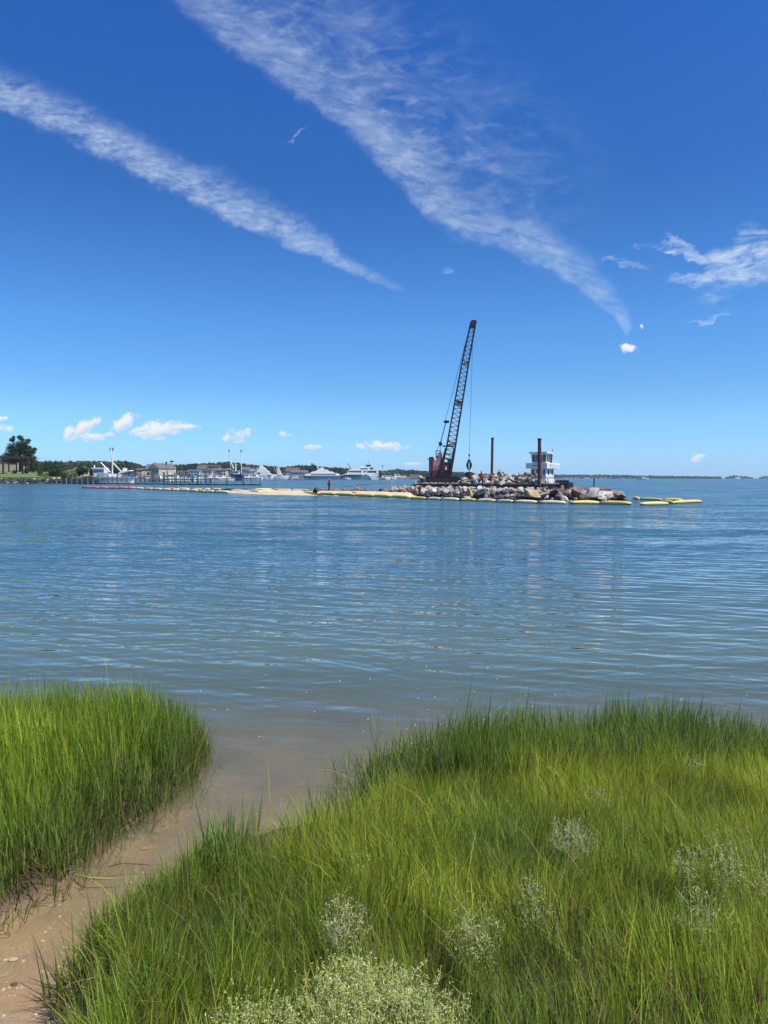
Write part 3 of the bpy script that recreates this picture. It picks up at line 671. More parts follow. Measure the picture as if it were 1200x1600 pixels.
# sea lavender and other flowering herbs: each plant a thing with stems and blossom
M['lav_stem'] = mat('herb_green', (0.34, 0.37, 0.10), (0.24, 0.28, 0.07), 20, 0.8)
M['lav_pale'] = mat('pale_herb_leaf', (0.56, 0.58, 0.20), (0.38, 0.45, 0.12), 30, 0.8)
M['blossom'] = mat('lilac_blossom', (0.58, 0.48, 0.50), (0.60, 0.58, 0.34), 120, 0.8)
M['blossom_white'] = mat('white_blossom', (0.66, 0.64, 0.52), (0.48, 0.46, 0.42), 120, 0.8)
def herb(loc, R, H, nst, nfl, dens, leafm, flm, label, spread=0.75, fl_size=0.0015, leafn=3):
    root = empty('sea_lavender', loc, 0, label, 'plant', 'flowering herbs in the marsh grass')
    V = []; Q = []; F = []
    def rib(p0, p1, w):
        d = p1 - p0; s_ = np.cross(d, rng.normal(0, 1, 3)); s_ /= (np.linalg.norm(s_) + 1e-9)
        k = len(V); V.extend([p0 - s_ * w, p0 + s_ * w, p1 + s_ * w * .6, p1 - s_ * w * .6]); Q.append((k, k + 1, k + 2, k + 3))
    LV = []; LQ = []
    for i in range(nst):
        az = rng.uniform(0, 6.283); rr = R * spread * math.sqrt(rng.random())
        b0 = np.array([math.cos(az) * rr * 0.35, math.sin(az) * rr * 0.35, 0.0])
        hh = H * rng.uniform(0.6, 1.0) * (1 - 0.35 * (rr / R) ** 2)
        top = np.array([math.cos(az) * rr, math.sin(az) * rr, hh]); mid = b0 * 0.4 + top * 0.6; mid[2] = hh * 0.6
        rib(b0, mid, .0014); rib(mid, top, .0011)
        for j in range(dens):
            t = rng.uniform(0.25, 1); p = b0 + (mid - b0) * (t / .6) if t < .6 else mid + (top - mid) * ((t - .6) / .4)
            dd = rng.normal(0, 1, 3); dd[2] = abs(dd[2]) * 0.9 + 0.45; dd /= np.linalg.norm(dd); L = rng.uniform(0.03, 0.085) * H / .35
            e = p + dd * L; rib(p, e, .0009)
            for l in range(leafn):
                tt = rng.uniform(0.2, 1); c0 = p + (e - p) * tt + rng.normal(0, .004, 3)
                a1 = rng.normal(0, 1, 3); a1 /= np.linalg.norm(a1); a2 = np.cross(a1, rng.normal(0, 1, 3)); a2 /= np.linalg.norm(a2) + 1e-9
                k = len(LV); s1, s2 = rng.uniform(.004, .010), rng.uniform(.0008, .0016)
                LV.extend([c0 - a2 * s2, c0 + a1 * s1, c0 + a2 * s2, c0 - a1 * s1 * .6]); LQ.append((k, k + 1, k + 2, k + 3))
            F.extend([e - (e - p) * rng.uniform(0, 0.8) + rng.normal(0, .003, 3) for _ in range(nfl)])
    me = np_mesh('herb_stems', np.array(V), [(4, np.array(Q))], M['lav_stem']); link('stems', me, root)
    if LV:
        link('leaves', np_mesh('herb_leaves', np.array(LV), [(4, np.array(LQ))], leafm), root, kind='stuff')
    if len(F):
        F = np.array(F); n = len(F); s_ = fl_size * rng.uniform(.6, 1.4, (n, 1))
        tet = np.array([[1, 1, 1], [1, -1, -1], [-1, 1, -1], [-1, -1, 1]]) * 0.8
        V2 = (F[:, None, :] + tet[None] * s_[:, None]).reshape(-1, 3); k = (np.arange(n) * 4)[:, None]
        T = np.concatenate([k + np.array([o]) for o in ((0, 1, 2), (0, 2, 3), (0, 3, 1), (1, 3, 2))])
        link('blossom', np_mesh('herb_blossom', V2, [(3, T)], flm), root, kind='stuff')
    return root
def on_ground(px, py):                   # where the sight line meets the bank top
    z = 0.1
    for _ in range(8):
        p = W(px, py, z); z = float(ground_h(np.array([p.x]), np.array([p.y]))[0][0])
    return Vector((p.x, p.y, z))
for (px, py, R, H, nst, dens, nfl, ln, lm, fm, lab) in (
    (570, 1680, .34, .27, 520, 9, 1, 5, 'lav_pale', 'blossom', 'big round pale green bush of tiny lilac flowers at the bottom edge of the grass'),
    (660, 1690, .24, .25, 130, 8, 1, 4, 'lav_pale', 'blossom', 'grey-green herb growing close against the right side of the big lilac flowered bush'),
    (400, 1700, .24, .24, 150, 8, 1, 4, 'lav_pale', 'blossom_white', 'pale yellowish herb low at the bottom edge left of the big lilac bush'),
    (893, 1370, .13, .33, 40, 7, 5, 2, 'lav_pale', 'blossom_white', 'brightest whitish flowering plant in the middle of the right bank'),
    (540, 1520, .12, .30, 38, 7, 4, 2, 'lav_pale', 'blossom', 'lilac and white flowering plant just above the big round bush'),
    (740, 1535, .15, .31, 34, 6, 2, 3, 'lav_pale', 'blossom', 'loose grey-green flowering plant up and right of the big round bush'),
    (832, 1480, .12, .30, 20, 5, 3, 2, 'lav_pale', 'blossom', 'sparse violet flowering plant below the brightest whitish one'),
    (1075, 1420, .08, .33, 16, 7, 4, 2, 'lav_pale', 'blossom_white', 'narrow whitish flower spray left of the wide green herb at the right'),
    (1150, 1440, .18, .42, 30, 7, 2, 3, 'lav_pale', 'blossom', 'wide tall green flowering herb near the right edge of the marsh'),
    (1090, 1510, .15, .32, 30, 6, 3, 3, 'lav_pale', 'blossom', 'violet specked herb below the wide green one near the right edge'),
    (930, 1290, .12, .26, 22, 6, 3, 2, 'lav_pale', 'blossom_white', 'small pale flower spray farther back above the brightest whitish plant'),
    (1080, 1235, .07, .26, 12, 6, 3, 2, 'lav_pale', 'blossom_white', 'small pale flower spray at the far right side near the water'),
    (560, 1400, .07, .22, 12, 5, 1, 3, 'lav_pale', 'blossom_white', 'slender light green herb in the grass near the channel side')):
    herb(on_ground(px, py), R, H, nst, nfl, dens, M[lm], M[fm], lab, leafn=ln)

# flecks of foam and small shells
def flecks(name, pts, s, m, label, cat, flat=0.35):
    n = len(pts); tet = np.array([[1, 0, 0], [0, 1, 0], [-1, 0, 0], [0, -1, 0], [0, 0, flat * 2]])
    sc = s * rng.uniform(0.4, 1.3, (n, 1, 1)); th = rng.uniform(0, 6.28, n)
    R = np.zeros((n, 3, 3)); R[:, 0, 0] = np.cos(th); R[:, 0, 1] = -np.sin(th); R[:, 1, 0] = np.sin(th); R[:, 1, 1] = np.cos(th); R[:, 2, 2] = 1
    v = (np.einsum('nij,kj->nki', R, tet * np.array([1.3, .8, 1])) * sc + np.array(pts)[:, None]).reshape(-1, 3); k = (np.arange(n) * 5)[:, None]
    T = np.concatenate([k + np.array([o]) for o in ((0, 1, 4), (1, 2, 4), (2, 3, 4), (3, 0, 4))])
    link(name, np_mesh(name, v, [(3, T)], m), kind='stuff', label=label, cat=cat)
pts = []
for _ in range(260):
    p = W(rng.uniform(-100, 1300), 940 + 230 * rng.beta(2.2, 1.4), 0.002)
    if ground_h(np.array([p.x]), np.array([p.y]))[0][0] < -0.03 and (p.x > 0.2 or rng.random() < .35): pts.append(tuple(p))
flecks('foam_fleck', pts, 0.0075, M['white'], 'white flecks of foam drifting on the water by the right bank', 'foam', 0.1)
pts = []
for _ in range(420):
    p = W(rng.uniform(-60, 600), rng.uniform(1200, 1600), 0.0); h_, l_, r_ = ground_h(np.array([p.x]), np.array([p.y]))
    if l_[0] < 0 and r_[0] < 0: pts.append((p.x, p.y, float(h_[0])))
flecks('shell_fragments', pts, 0.008, mat('shell', (0.62, 0.52, 0.40), (0.35, 0.28, 0.2), 9), 'broken shells and small pebbles scattered on the channel sand', 'shells')
def leaf_thing(px, py, s, m, name, label, cat):
    p = W(px, py, 0.0); h_ = float(ground_h(np.array([p.x]), np.array([p.y]))[0][0])
    mb = MB(); ring = [(math.cos(a) * s * (1 + .15 * math.sin(3 * a)), math.sin(a) * s * .7, 0) for a in np.linspace(0, 6.283, 11)[:-1]]
    mb.loft([[Vector(r) * .8 for r in ring], [Vector(r) + Vector((0, 0, s * .15)) for r in ring], [Vector(r) * .55 + Vector((0, 0, s * .3)) for r in ring]])
    o = mb.build(name, m, label=label, cat=cat); o.location = (p.x, p.y, max(h_, -9) + .002)
leaf_thing(225, 1304, .030, mat('orange_shell', (0.62, 0.28, 0.08), (0.5, 0.2, 0.06), 20), 'shell', 'orange shell lying in the channel by the left bank', 'shell')
leaf_thing(20, 1493, .022, mat('cream_shell', (0.60, 0.52, 0.40), rough=.6), 'shell', 'cream shell on the wet sand at the left edge', 'shell')
leaf_thing(22, 1536, .016, mat('red_leaf', (0.20, 0.05, 0.03), rough=.6), 'leaf', 'small red-brown leaf on the wet sand at the bottom left', 'leaf')
v_, q_, t_, c_ = [], [], [], []
def stray(pts, w, col, label):
    p = [W(a, b, 0.004 + 0.01 * (i == 1)) for i, (a, b) in enumerate(pts)]
    mb = MB(); mb.path(p, [w, w, w * .8, w * .3][:len(p)] if len(p) <= 4 else w, 4)
    mb.build('grass_blade', mat('stray_blade', col, rough=.7), label=label, cat='grass blade')
stray([(170, 1354), (190, 1349), (215, 1350), (245, 1352)], .003, (0.07, 0.05, 0.03), 'dark dead stalk lying on the shallow channel water')
stray([(118, 1366), (140, 1371), (175, 1373), (205, 1371)], .005, (0.30, 0.30, 0.08), 'yellow-green blade fallen flat on the channel from the left bank')
stray([(300, 1335), (330, 1325), (352, 1330), (362, 1337)], .003, (0.34, 0.36, 0.14), 'light green blade bent over the water at the right bank')
# ------------------------------------------------------------ rocks
def rock_mesh(name, seed, m, sub=3, flat=0.7, facets=9):
    r = np.random.default_rng(seed); mb = MB()
    import bmesh
    bm = bmesh.new(); bmesh.ops.create_icosphere(bm, subdivisions=sub, radius=1.0)
    v = np.array([p.co[:] for p in bm.verts])
    for _ in range(facets):              # flat broken faces
        nrm = r.normal(0, 1, 3); nrm /= np.linalg.norm(nrm); k = r.uniform(0.36, 0.72)
        d = v @ nrm; ov = np.clip(d - k, 0, None); v = v - ov[:, None] * nrm
    for fq, am in ((2.2, .10), (5.0, .06), (11.0, .03)):
        o_ = r.uniform(0, 99, 3); v = v * (1 + am * (vnoise(v[:, 0] * fq + o_[0], v[:, 1] * fq + o_[1], 3) + vnoise(v[:, 2] * fq + o_[2], v[:, 0] * fq + o_[1], 9)))[:, None]
    v[:, 2] *= flat
    for p, c in zip(bm.verts, v): p.co = c
    me = bpy.data.meshes.new(name); bm.to_mesh(me); bm.free(); me.materials.append(m); return me
RK = {k: [rock_mesh('boulder', i * 13 + j, M[k], flat=f) for i, f in enumerate((.62, .7, .8, .66, .75, .9))] for j, k in enumerate(('granite', 'granite_dark', 'granite_brown', 'granite_gold'))}
def boulder(parent, loc, r, kind='granite', name='boulder', stretch=1.0, rot=None, label=None):
    me = random.choice(RK[kind])
    ro = rot or (random.uniform(-.5, .5), random.uniform(-.5, .5), random.uniform(0, 6.28))
    o = link(name, me, parent, loc, ro, (r * random.uniform(.85, 1.3) * stretch, r * random.uniform(.8, 1.1), r * random.uniform(.85, 1.15)))
    if label: o['label'] = label
    return o
FR = [W(x, y) for x, y in ((612, 775.0), (660, 777.0), (720, 779.5), (780, 780.5), (850, 782), (920, 783), (988, 782))]
def fr_at(t):                            # t along the waterline of the breakwater
    k = min(int(t * 6), 5); return FR[k].lerp(FR[k + 1], t * 6 - k)
bw = empty('rock_breakwater', FR[3], 0, 'long low breakwater of pale and dark boulders below the crane', 'breakwater')
bo = Vector(FR[3])
def top_z(t): return np.interp(t, [0, .05, .12, .6, .78, .9, 1], [1.15, 1.38, 1.45, 1.45, 1.38, 1.25, .9])
core = []
for i in range(41):
    t = i / 40; f = fr_at(min(t, .9999)); z = top_z(t) * .8 - .5; w_ = 7.5
    core.append([Vector((f.x, f.y + a, b)) - bo for a, b in ((.4, -.8), (1.0, .1), (2.0, z * .75), (3.2, z), (w_, z), (w_ + 2, -.6))])
MB().loft(core, closed=True).build('rubble_core', M['granite_dark'], bw)
for (off, zc, rr, pdark, step) in ((0.55, .12, .55, .75, .95), (1.15, .55, .62, .28, 1.05), (1.9, .98, .60, .05, 1.05), (3.0, 1.12, .55, .0, 1.05), (4.3, 1.14, .55, 0, 1.15), (5.8, 1.1, .6, 0, 1.3), (7.4, .8, .7, .1, 1.4)):  # dark stone in the lower rows paints in front shade and the wet waterline
    L = sum((FR[i + 1] - FR[i]).length for i in range(6)); n = int(L / (step * .78))
    for i in range(n):
        t = (i + random.uniform(.1, .9)) / n
        if t > .985: continue
        f = fr_at(t); k = random.random()
        zz = zc * top_z(t) / 1.45 * .76
        if t > .70:
            kind = 'granite_brown' if k < .42 else ('granite_dark' if k < .62 else 'granite')
        else: kind = 'granite_dark' if k < pdark else ('granite_brown' if k < pdark + .07 else 'granite')
        r_ = rr * random.uniform(.55, 1.05) * (1.1 if t > .7 else 1)
        boulder(bw, Vector((f.x, f.y + off * (0.9 if t < .95 else .6) + random.uniform(-.3, .3), zz + random.uniform(-.12, .15))) - bo, r_, kind, stretch=(1.5 if t > .7 and random.random() < .5 else 1))
p = at(829, 771, FR[4].y + .9) - bo; boulder(bw, p, .85, 'granite_gold', stretch=1.35, rot=(.2, .1, .1), label='large golden tan boulder in the front face')
p = at(775 - 25, 775, FR[3].y + .5) - bo; boulder(bw, p, .75, 'granite_dark', stretch=1.3, rot=(0, 0, .2), label='large black wet boulder at the waterline')
p = at(733, 771, FR[2].y + .7) - bo; boulder(bw, p, .62, 'granite_gold', rot=(0, .1, .4))
p = at(651, 766, FR[1].y + .9) - bo; boulder(bw, p, .5, 'granite_brown')
for px, py, rr in ((866, 771, .95), (905, 773, 1.0), (888, 773, .7), (945, 774, 1.1), (962, 772, .8), (926, 769, 1.0)):
    p = at(px, py, fr_at(min(.98, (px - 612) / 376)).y + 1.0) - bo
    boulder(bw, p, rr, random.choice(('granite_brown', 'granite_dark', 'granite')), stretch=1.5)
st = MB(); p = at(928, 761, 80) - bo; st.tube(p, p + Vector((0, 0, .9)), .07); st.build('marker_stake', M['steel_dark'], bw)

# stones behind the bar, driftwood, hose
v = MB()
def rub(name, spots, kinds, label, cat, sz=(.12, .35)):
    import bmesh
    base = [(np.array([q.co[:] for q in RK['granite'][i].vertices]), [tuple(f.vertices) for f in RK['granite'][i].polygons]) for i in range(6)]
    mb = MB()
    for (x, y, z) in spots:
        vv, ff = random.choice(base); s_ = random.uniform(*sz)
        R = np.array(Matrix.Rotation(random.uniform(0, 6.28), 3, 'Z') @ Matrix.Rotation(random.uniform(-1, 1), 3, 'X'))
        mb.add((vv * s_ * np.array([1.3, 1, 1])) @ R.T + np.array([x, y, z]), ff)
    return mb.build(name, kinds, kind='stuff', label=label, cat=cat)
sp_ = []
for _ in range(110):
    px = random.uniform(498, 618); d = random.uniform(97, 105) - (px - 498) * .07
    q = at(px, 764, d); sp_.append((q.x, d, max(.15, .40 + random.uniform(-.1, .12))))
rub('rubble', sp_, M['granite_brown'], 'scattered small brown stones along the far side of the sandbar', 'rubble', (.15, .42))
a_, b_ = at(559, 762, 99), at(567, 766, 97)
MB().box((a_ + b_) / 2, ((a_ - b_).length, .5, .12), rz=.3, tilt=Matrix.Rotation(.45, 3, 'Y')).build('driftwood_plank', M['granite_gold'], label='pale plank propped on the stones behind the sandbar', cat='plank')
hp = [at(538, 759.5, 108), at(570, 756.5, 102), at(590, 754.8, 98), at(613, 752.5, 93)]
MB().path(hp, .10, 6).build('discharge_hose', M['pipe'], label='long pale hose sloping down to the water left of the boulders', cat='hose')

# ------------------------------------------------------------ floating booms
def on_bar(px, py, lift):
    z = .3
    for _ in range(24):
        p = W(px, py, z); z = .5 * z + .5 * (max(0.05, float(bar_h(np.array([p.x]), np.array([p.y]))[0])) + lift)
    return W(px, py, z)
def boom(name, secs, r, mats, label, group=None, z=0.08, collar=True, skirt=True, bar=False):
    """secs: pixel end points of each float section"""
    PT = (lambda a, b: on_bar(a, b, r * .85)) if bar else (lambda a, b: W(a, b, z))
    c0 = PT(*secs[0][0]); root = empty(name, c0, 0, label, 'boom', group)
    for i, (a, b) in enumerate(secs):
        A_, B_ = PT(*a) - c0, PT(*b) - c0; n = 6; pts = []; rs = []
        side = random.uniform(-.15, .15)
        for k in range(n + 1):
            t = k / n; q = A_.lerp(B_, t); q = q + Vector((0, math.sin(t * 3.14) * side, math.sin(t * 3.14) * .02)); pts.append(q)
            rs.append(r * (0.62 if k in (0, n) else (0.92 if k in (1, n - 1) else random.uniform(.95, 1.06))))
        m_ = mats[i % len(mats)]
        o = MB().path(pts, rs, 9).build('float_section', m_, root, smooth=True)
        if skirt:
            kk = MB()
            for k in range(n):
                kk.add([pts[k] + Vector((0, -r * .93, -r * .25)), pts[k + 1] + Vector((0, -r * .93, -r * .25)), pts[k + 1] + Vector((0, -r * .55, -r * 1.3)), pts[k] + Vector((0, -r * .55, -r * 1.3)),
                        pts[k] + Vector((0, -r * .78, -r * .25)), pts[k + 1] + Vector((0, -r * .78, -r * .25)), pts[k + 1] + Vector((0, -r * .4, -r * 1.3)), pts[k] + Vector((0, -r * .4, -r * 1.3))],
                       [(0, 1, 2, 3), (7, 6, 5, 4), (0, 4, 5, 1), (3, 2, 6, 7)])
            kk.build('skirt', M['boom_black'], o)
        if collar and i + 1 < len(secs):
            nx = PT(*secs[i + 1][0]) - c0
            MB().path([B_, (B_ + nx) / 2 + Vector((0, 0, -.03)), nx], r * .55, 7).build('connector', M['boom_black'], root)
    return root
Y, PY = M['yellow'], M['pale_yellow']
def chain(pts, gap=.08): return [((pts[i][0] + (pts[i + 1][0] - pts[i][0]) * gap / 2, pts[i][1] + (pts[i + 1][1] - pts[i][1]) * gap / 2), (pts[i + 1][0] - (pts[i + 1][0] - pts[i][0]) * gap / 2, pts[i + 1][1] - (pts[i + 1][1] - pts[i][1]) * gap / 2)) for i in range(len(pts) - 1)]
boom('containment_boom', chain([(640, 778.2), (667, 779.2), (690, 780), (719, 781), (745, 781.8), (776, 783), (803, 784), (841, 785), (886, 786)],   .1), .18, [Y, PY, PY, Y, PY, PY, PY, PY],
     'yellow and bleached floating boom along the foot of the boulders', z=.10)
boom('containment_boom', chain([(889, 785.6), (937, 785.6), (987, 787)], .06), .19, [Y], 'two thick bright yellow boom sections before the right end of the rocks', z=.12)
boom('containment_boom', [((1000, 787.5), (1043, 786.6))], .16, [Y], 'short yellow boom section floating nearest in the loose right end group', z=.12, collar=False)
boom('containment_boom', chain([(1000, 779.8), (1034, 781)], .02), .15, [Y], 'thin yellow boom section floating just off the right tip of the rocks', z=.1, collar=False)
boom('containment_boom', chain([(1037, 781), (1066, 781.5)], .02) + [((1036, 784), (1052, 785.5))], .18, [Y], 'bent yellow boom piece in the middle of the loose right end group', z=.11, collar=False)
boom('containment_boom', [((1052, 785), (1096, 783.2))], .16, [Y], 'rightmost yellow boom section drifting alone on the blue water', z=.12, collar=False)
boom('containment_boom', [((990, 778.5), (998, 779.5))], .2, [Y], 'stubby yellow float wedged at the right tip of the rocks', z=.25, collar=False, skirt=False)
boom('containment_boom', chain([(360, 766.6), (388, 767.9), (405, 767.8), (430, 766.6), (455, 766.8), (475, 769), (500, 771.4), (525, 772.2), (555, 773.6), (585, 774.6), (612, 775.8), (640, 777)], .02), .20, [Y, Y, Y, Y, PY, Y, Y], 'long yellow boom lying along the pale sandbar', bar=True, collar=False, skirt=False)
boom('containment_boom', chain([(398, 764.6), (425, 764.2), (455, 765), (482, 766.2), (520, 767.6), (550, 769), (585, 770.4), (612, 771.5)], .02), .14, [PY, Y], 'second paler yellow boom on the back edge of the sandbar', bar=True, collar=False, skirt=False)
boom('containment_boom', chain([(212, 763.2), (226, 764), (240, 764.6), (254, 765.2), (268, 765.8), (282, 766), (297, 766.6), (311, 767.6), (322, 768.2), (336, 768.6), (358, 769.6)], .12), .26, [PY, Y, PY, PY, Y, PY], 'pale and yellow boom with black joints left of the sandbar', z=.12)
boom('containment_boom', chain([(258, 763.4), (275, 763.6), (300, 764.6), (318, 764.8), (330, 764.9), (348, 765.2), (372, 765.8), (392, 766.2)], .25), .22, [M['pink'], PY, Y, PY, Y, M['boom_black'], M['boom_black']], 'mixed red, yellow and black boom behind the pale one', z=.12)
boom('containment_boom', chain([(128, 761.6), (142, 762), (156, 762.2), (170, 762.4), (186, 762.6), (200, 762.8), (214, 762.8)], .08), .27, [M['pink']], 'faded red boom floating in front of the grey dock', z=.12)
boom('containment_boom', chain([(150, 760.9), (170, 761.2), (192, 761.3), (222, 761.8), (240, 762.3)], .2), .18, [M['pink'], M['boom_black'], M['pink']], 'second thinner faded red boom behind the first one', z=.12)

# ------------------------------------------------------------ crane barge
DK = 1.15
def rz_mat(a): return Matrix.Rotation(a, 3, 'Z')
b0, b1 = at(652, 750, 131), at(868, 750, 131)
barge = empty('deck_barge', ((b0.x + b1.x) / 2, 139, 0), 0, 'rusty flat deck barge behind the breakwater carrying crane and stone', 'barge')
bl = b1.x - b0.x
MB().prism([(-bl / 2 + 1.5, -.9), (bl / 2 - 1.5, -.9), (bl / 2, -.1), (bl / 2, DK - .12), (-bl / 2, DK - .12), (-bl / 2, -.1)], -8, 8).build('hull', M['rust'], barge)
MB().box((0, 0, DK - .06), (bl + .2, 16.2, .12)).build('deck', M['wood'], barge)
mb = MB()
for i in range(12): mb.box((-bl / 2 + 1 + i * (bl - 2) / 11, -8.15, .45), (.25, .2, 1.1))
mb.build('rubbing_strake', M['steel_dark'], barge)
for px, pt, pb, dd, lab in ((769.5, 684, 752, 141, 'thin rusty steel spud pole standing left of the tug'), (843, 685, 754, 130.6, 'thick rusty red steel spud pole in front of the white tug')):
    a = at(px, pt, dd); b = at(px - 1.5 if px < 800 else px, pb, dd); r = .24 if px < 800 else .30
    root = empty('spud_pole', (b.x, b.y, -2.5), 0, lab, 'steel pole', 'steel spud poles of the barge')
    MB().path([Vector((0, 0, 0)), Vector((a.x - b.x, 0, a.z + 2.5 - .25))], r, 12).build('pole', M['rust'], root)
    MB().path([Vector((a.x - b.x, 0, a.z + 2.5 - .25)), Vector((a.x - b.x, 0, a.z + 2.5))], r * 1.25, 12).build('cap', M['steel_dark'], root)
# stone heap on the barge
hc = at(795, 752, 134.5)
heap = empty('stone_heap', (hc.x, hc.y, DK), 0, 'heap of pale quarry boulders piled on the barge deck between the two poles', 'boulder heap')
prof = [(722, 750), (735, 748), (744, 742), (752, 741), (770, 743), (779, 737.5), (790, 741), (803, 743), (820, 745), (832, 748), (846, 753), (858, 756)]
def hz_at(px): return at(px, np.interp(px, [p[0] for p in prof], [p[1] for p in prof]), 134.5).z
cr = []
for px in range(720, 862, 8):
    q = at(px, 750, 134.5); z = max(.2, hz_at(px) - DK - 1.0); cr.append([Vector((q.x, q.y + a, DK + b)) - heap.location for a, b in ((-3.4, 0), (-2.0, z * .6), (-.4, z), (1.0, z * .9), (3.2, 0))])
MB().loft(cr).build('rubble_core', M['granite_dark'], heap)
for lay, off, fz in ((0, -3.1, .12), (1, -2.4, .38), (2, -1.6, .64), (3, -.7, .84), (4, .4, .84), (5, 1.8, .5)):
    for px in np.arange(722, 858, 8.5):
        px = px + random.uniform(-3, 3); H_ = hz_at(px) - DK - .25
        if H_ * fz < .12 and lay > 2: continue
        q = at(px, 750, 134.5); k = random.random()
        boulder(heap, Vector((q.x, q.y + off + random.uniform(-.3, .3), DK + H_ * fz + random.uniform(-.1, .12))) - heap.location, random.uniform(.45, .85), 'granite_brown' if k < .14 else ('granite_dark' if k < .24 else 'granite'))
for px, py, rr, kk, st_ in ((781, 741.5, .85, 'granite', 1.0), (780.5, 735.2, .32, 'granite_brown', 1), (825, 741.5, .95, 'granite_brown', .8), (832, 745, .5, 'granite', 1), (836.5, 741, .62, 'granite_brown', .8), (816, 749, 1.0, 'granite_gold', 1.2), (770, 752, .7, 'granite_brown', 1.2), (745, 743, .9, 'granite', 1.3), (741, 750, 1.0, 'granite', 1.2)):
    q = at(px, py, 134 if py < 743 else 132); boulder(heap, q - heap.location, rr, kk, stretch=st_, rot=(random.uniform(-.2, .2), random.uniform(-.5, .5), random.uniform(0, 3)))
# low rubble on the left end of the barge and grey gravel on deck
lh = at(655, 752, 133); hl = empty('stone_heap', (lh.x, lh.y, DK), 0, 'small heap of brown stones at the left end of the barge beside the tracks', 'boulder heap')
for px, py, rr in ((650, 755, .5), (656, 752, .6), (660, 748, .55), (657, 745.5, .5), (662, 752, .5), (645, 757, .4), (653, 758, .5), (666, 756, .4)):
    q = at(px, py, 133 + random.uniform(-.4, .4)); boulder(hl, q - hl.location, rr, random.choice(('granite_brown', 'granite', 'granite_dark')))
gs = []
for _ in range(260):
    q = at(random.uniform(662, 872), 757, random.uniform(131.3, 133.2)); gs.append((q.x, q.y, DK + random.uniform(0, .1)))
rub('gravel', gs, M['granite'], 'grey gravel and stone chips strewn along the barge deck edge', 'gravel', (.07, .2))
# rusty drum bucket and pale block
q0, q1 = at(732.5, 752.5, 136.5), at(732.5, 737.5, 136.5)
dr = empty('steel_drum', (q0.x, q0.y, DK), 0, 'rusty brown steel drum standing under the hanging grab', 'drum')
MB().tube((0, 0, 0), (0, 0, q1.z - DK), .55, .6, 14).build('shell', M['rust'], dr)
for z_ in (.3, 1.0, q1.z - DK - .08): MB().tube((0, 0, z_), (0, 0, z_ + .08), .66, .66, 14).build('hoop', M['steel_dark'], dr)
q = at(734, 753.5, 135.4); MB().box((q.x, q.y, DK + .35), (.7, .5, .7)).build('concrete_block', M['concrete'], label='pale square block in front of the rusty drum', cat='block')
q = at(848, 750.5, 131); mb = MB(); mb.box((q.x - .25, q.y, DK + .42), (.3, .3, .84)); mb.box((q.x + .2, q.y, DK + .42), (.3, .3, .84)); mb.build('bollard', M['tan_house'], label='pale double bollard at the foot of the thick red pole', cat='bollard')

# the crane, rotated a little so that both crawlers show
cz = at(691, 752, 140); CX, CY = cz.x, 140.0
crane = empty('crawler_crane', (CX, CY, DK), 0, 'old faded red lattice boom crawler crane on the barge', 'crane')
def C(px, py, off=0.0):                  # pixel to the crane's own frame
    q = at(px, py, CY + off); return Vector((q.x - CX, off, q.z - DK))
yaw = math.radians(14)
for s in (-1, 1):
    Rm = rz_mat(yaw); cen = Rm @ Vector((s * .35, s * 1.75, 0)) + Vector((.1 + s * 0.0, 0, 0))
    L_, Hh = 3.3, 1.15; ring = []
    for k in range(8): a = math.pi / 2 + math.pi * k / 7; ring.append((-L_ + .55 + .56 * math.cos(a), Hh / 2 + .56 * math.sin(a)))
    for k in range(8): a = -math.pi / 2 + math.pi * k / 7; ring.append((L_ - .55 + .56 * math.cos(a), Hh / 2 + .56 * math.sin(a)))
    mb = MB(); mb.prism(ring, -.36, .36); t = mb.build('crawler_track', M['black'], crane); t.location = cen; t.rotation_euler = (0, 0, yaw)
    for k in range(9):                   # track shoes proud of the belt
        x = -2.7 + k * .675; MB().box((x, 0, Hh + .02), (.5, .86, .07)).build('track_shoe', M['steel_dark'], t)
    for k in range(6):
        x = -2.4 + k * .96; MB().tube((x, -.42, .35), (x, .42, .35), .3, .3, 10).build('road_wheel', M['steel_dark'], t)
    for x in (-2.75, 2.75): MB().tube((x, -.44, Hh / 2), (x, .44, Hh / 2), .46, .46, 12).build('sprocket', M['steel_dark'], t)
mb = MB(); mb.box((0, 0, .85), (2.4, 3.4, .7), yaw); mb.tube((0, 0, 1.1), (0, 0, 1.45), 1.15, 1.15, 16); mb.build('carbody', M['steel_dark'], crane)
MB().box((.1, 0, 1.42), (5.2, 3.1, .16)).build('turntable_deck', M['rust'], crane)
# machinery house: sloping pink sheets, dark end
def cpoly(pl, off): return [(C(x, y, off).x, C(x, y, off).z) for x, y in pl]
MB().prism(cpoly([(671.5, 742), (671.5, 715.5), (677, 715.5), (679, 717), (681, 742)], -1.4), -1.45, 1.4).build('house_end', M['crane_red'], crane)
MB().prism(cpoly([(676, 741), (676.5, 720), (683, 719), (685, 712), (690.5, 709), (691.5, 741)], -1.5), -1.55, 1.3).build('machinery_house', M['crane_pink'], crane)
MB().prism(cpoly([(675.2, 743), (675.2, 734.8), (688, 734), (688, 743)], -1.62), -1.66, -1.58).build('lower_panel', M['crane_red'], crane)
for pl in (((671.5, 715), (671.5, 713.8), (677.5, 713.8), (677.5, 715)),): MB().prism(cpoly(pl, -1.5), -1.5, 1.4).build('roof_rail', M['steel_dark'], crane)
MB().prism(cpoly([(667, 718.2), (667, 717.4), (672, 717.4), (672, 718.2)], -1.5), -1.5, -1.35).build('handrail', M['steel_dark'], crane)
mb = MB()
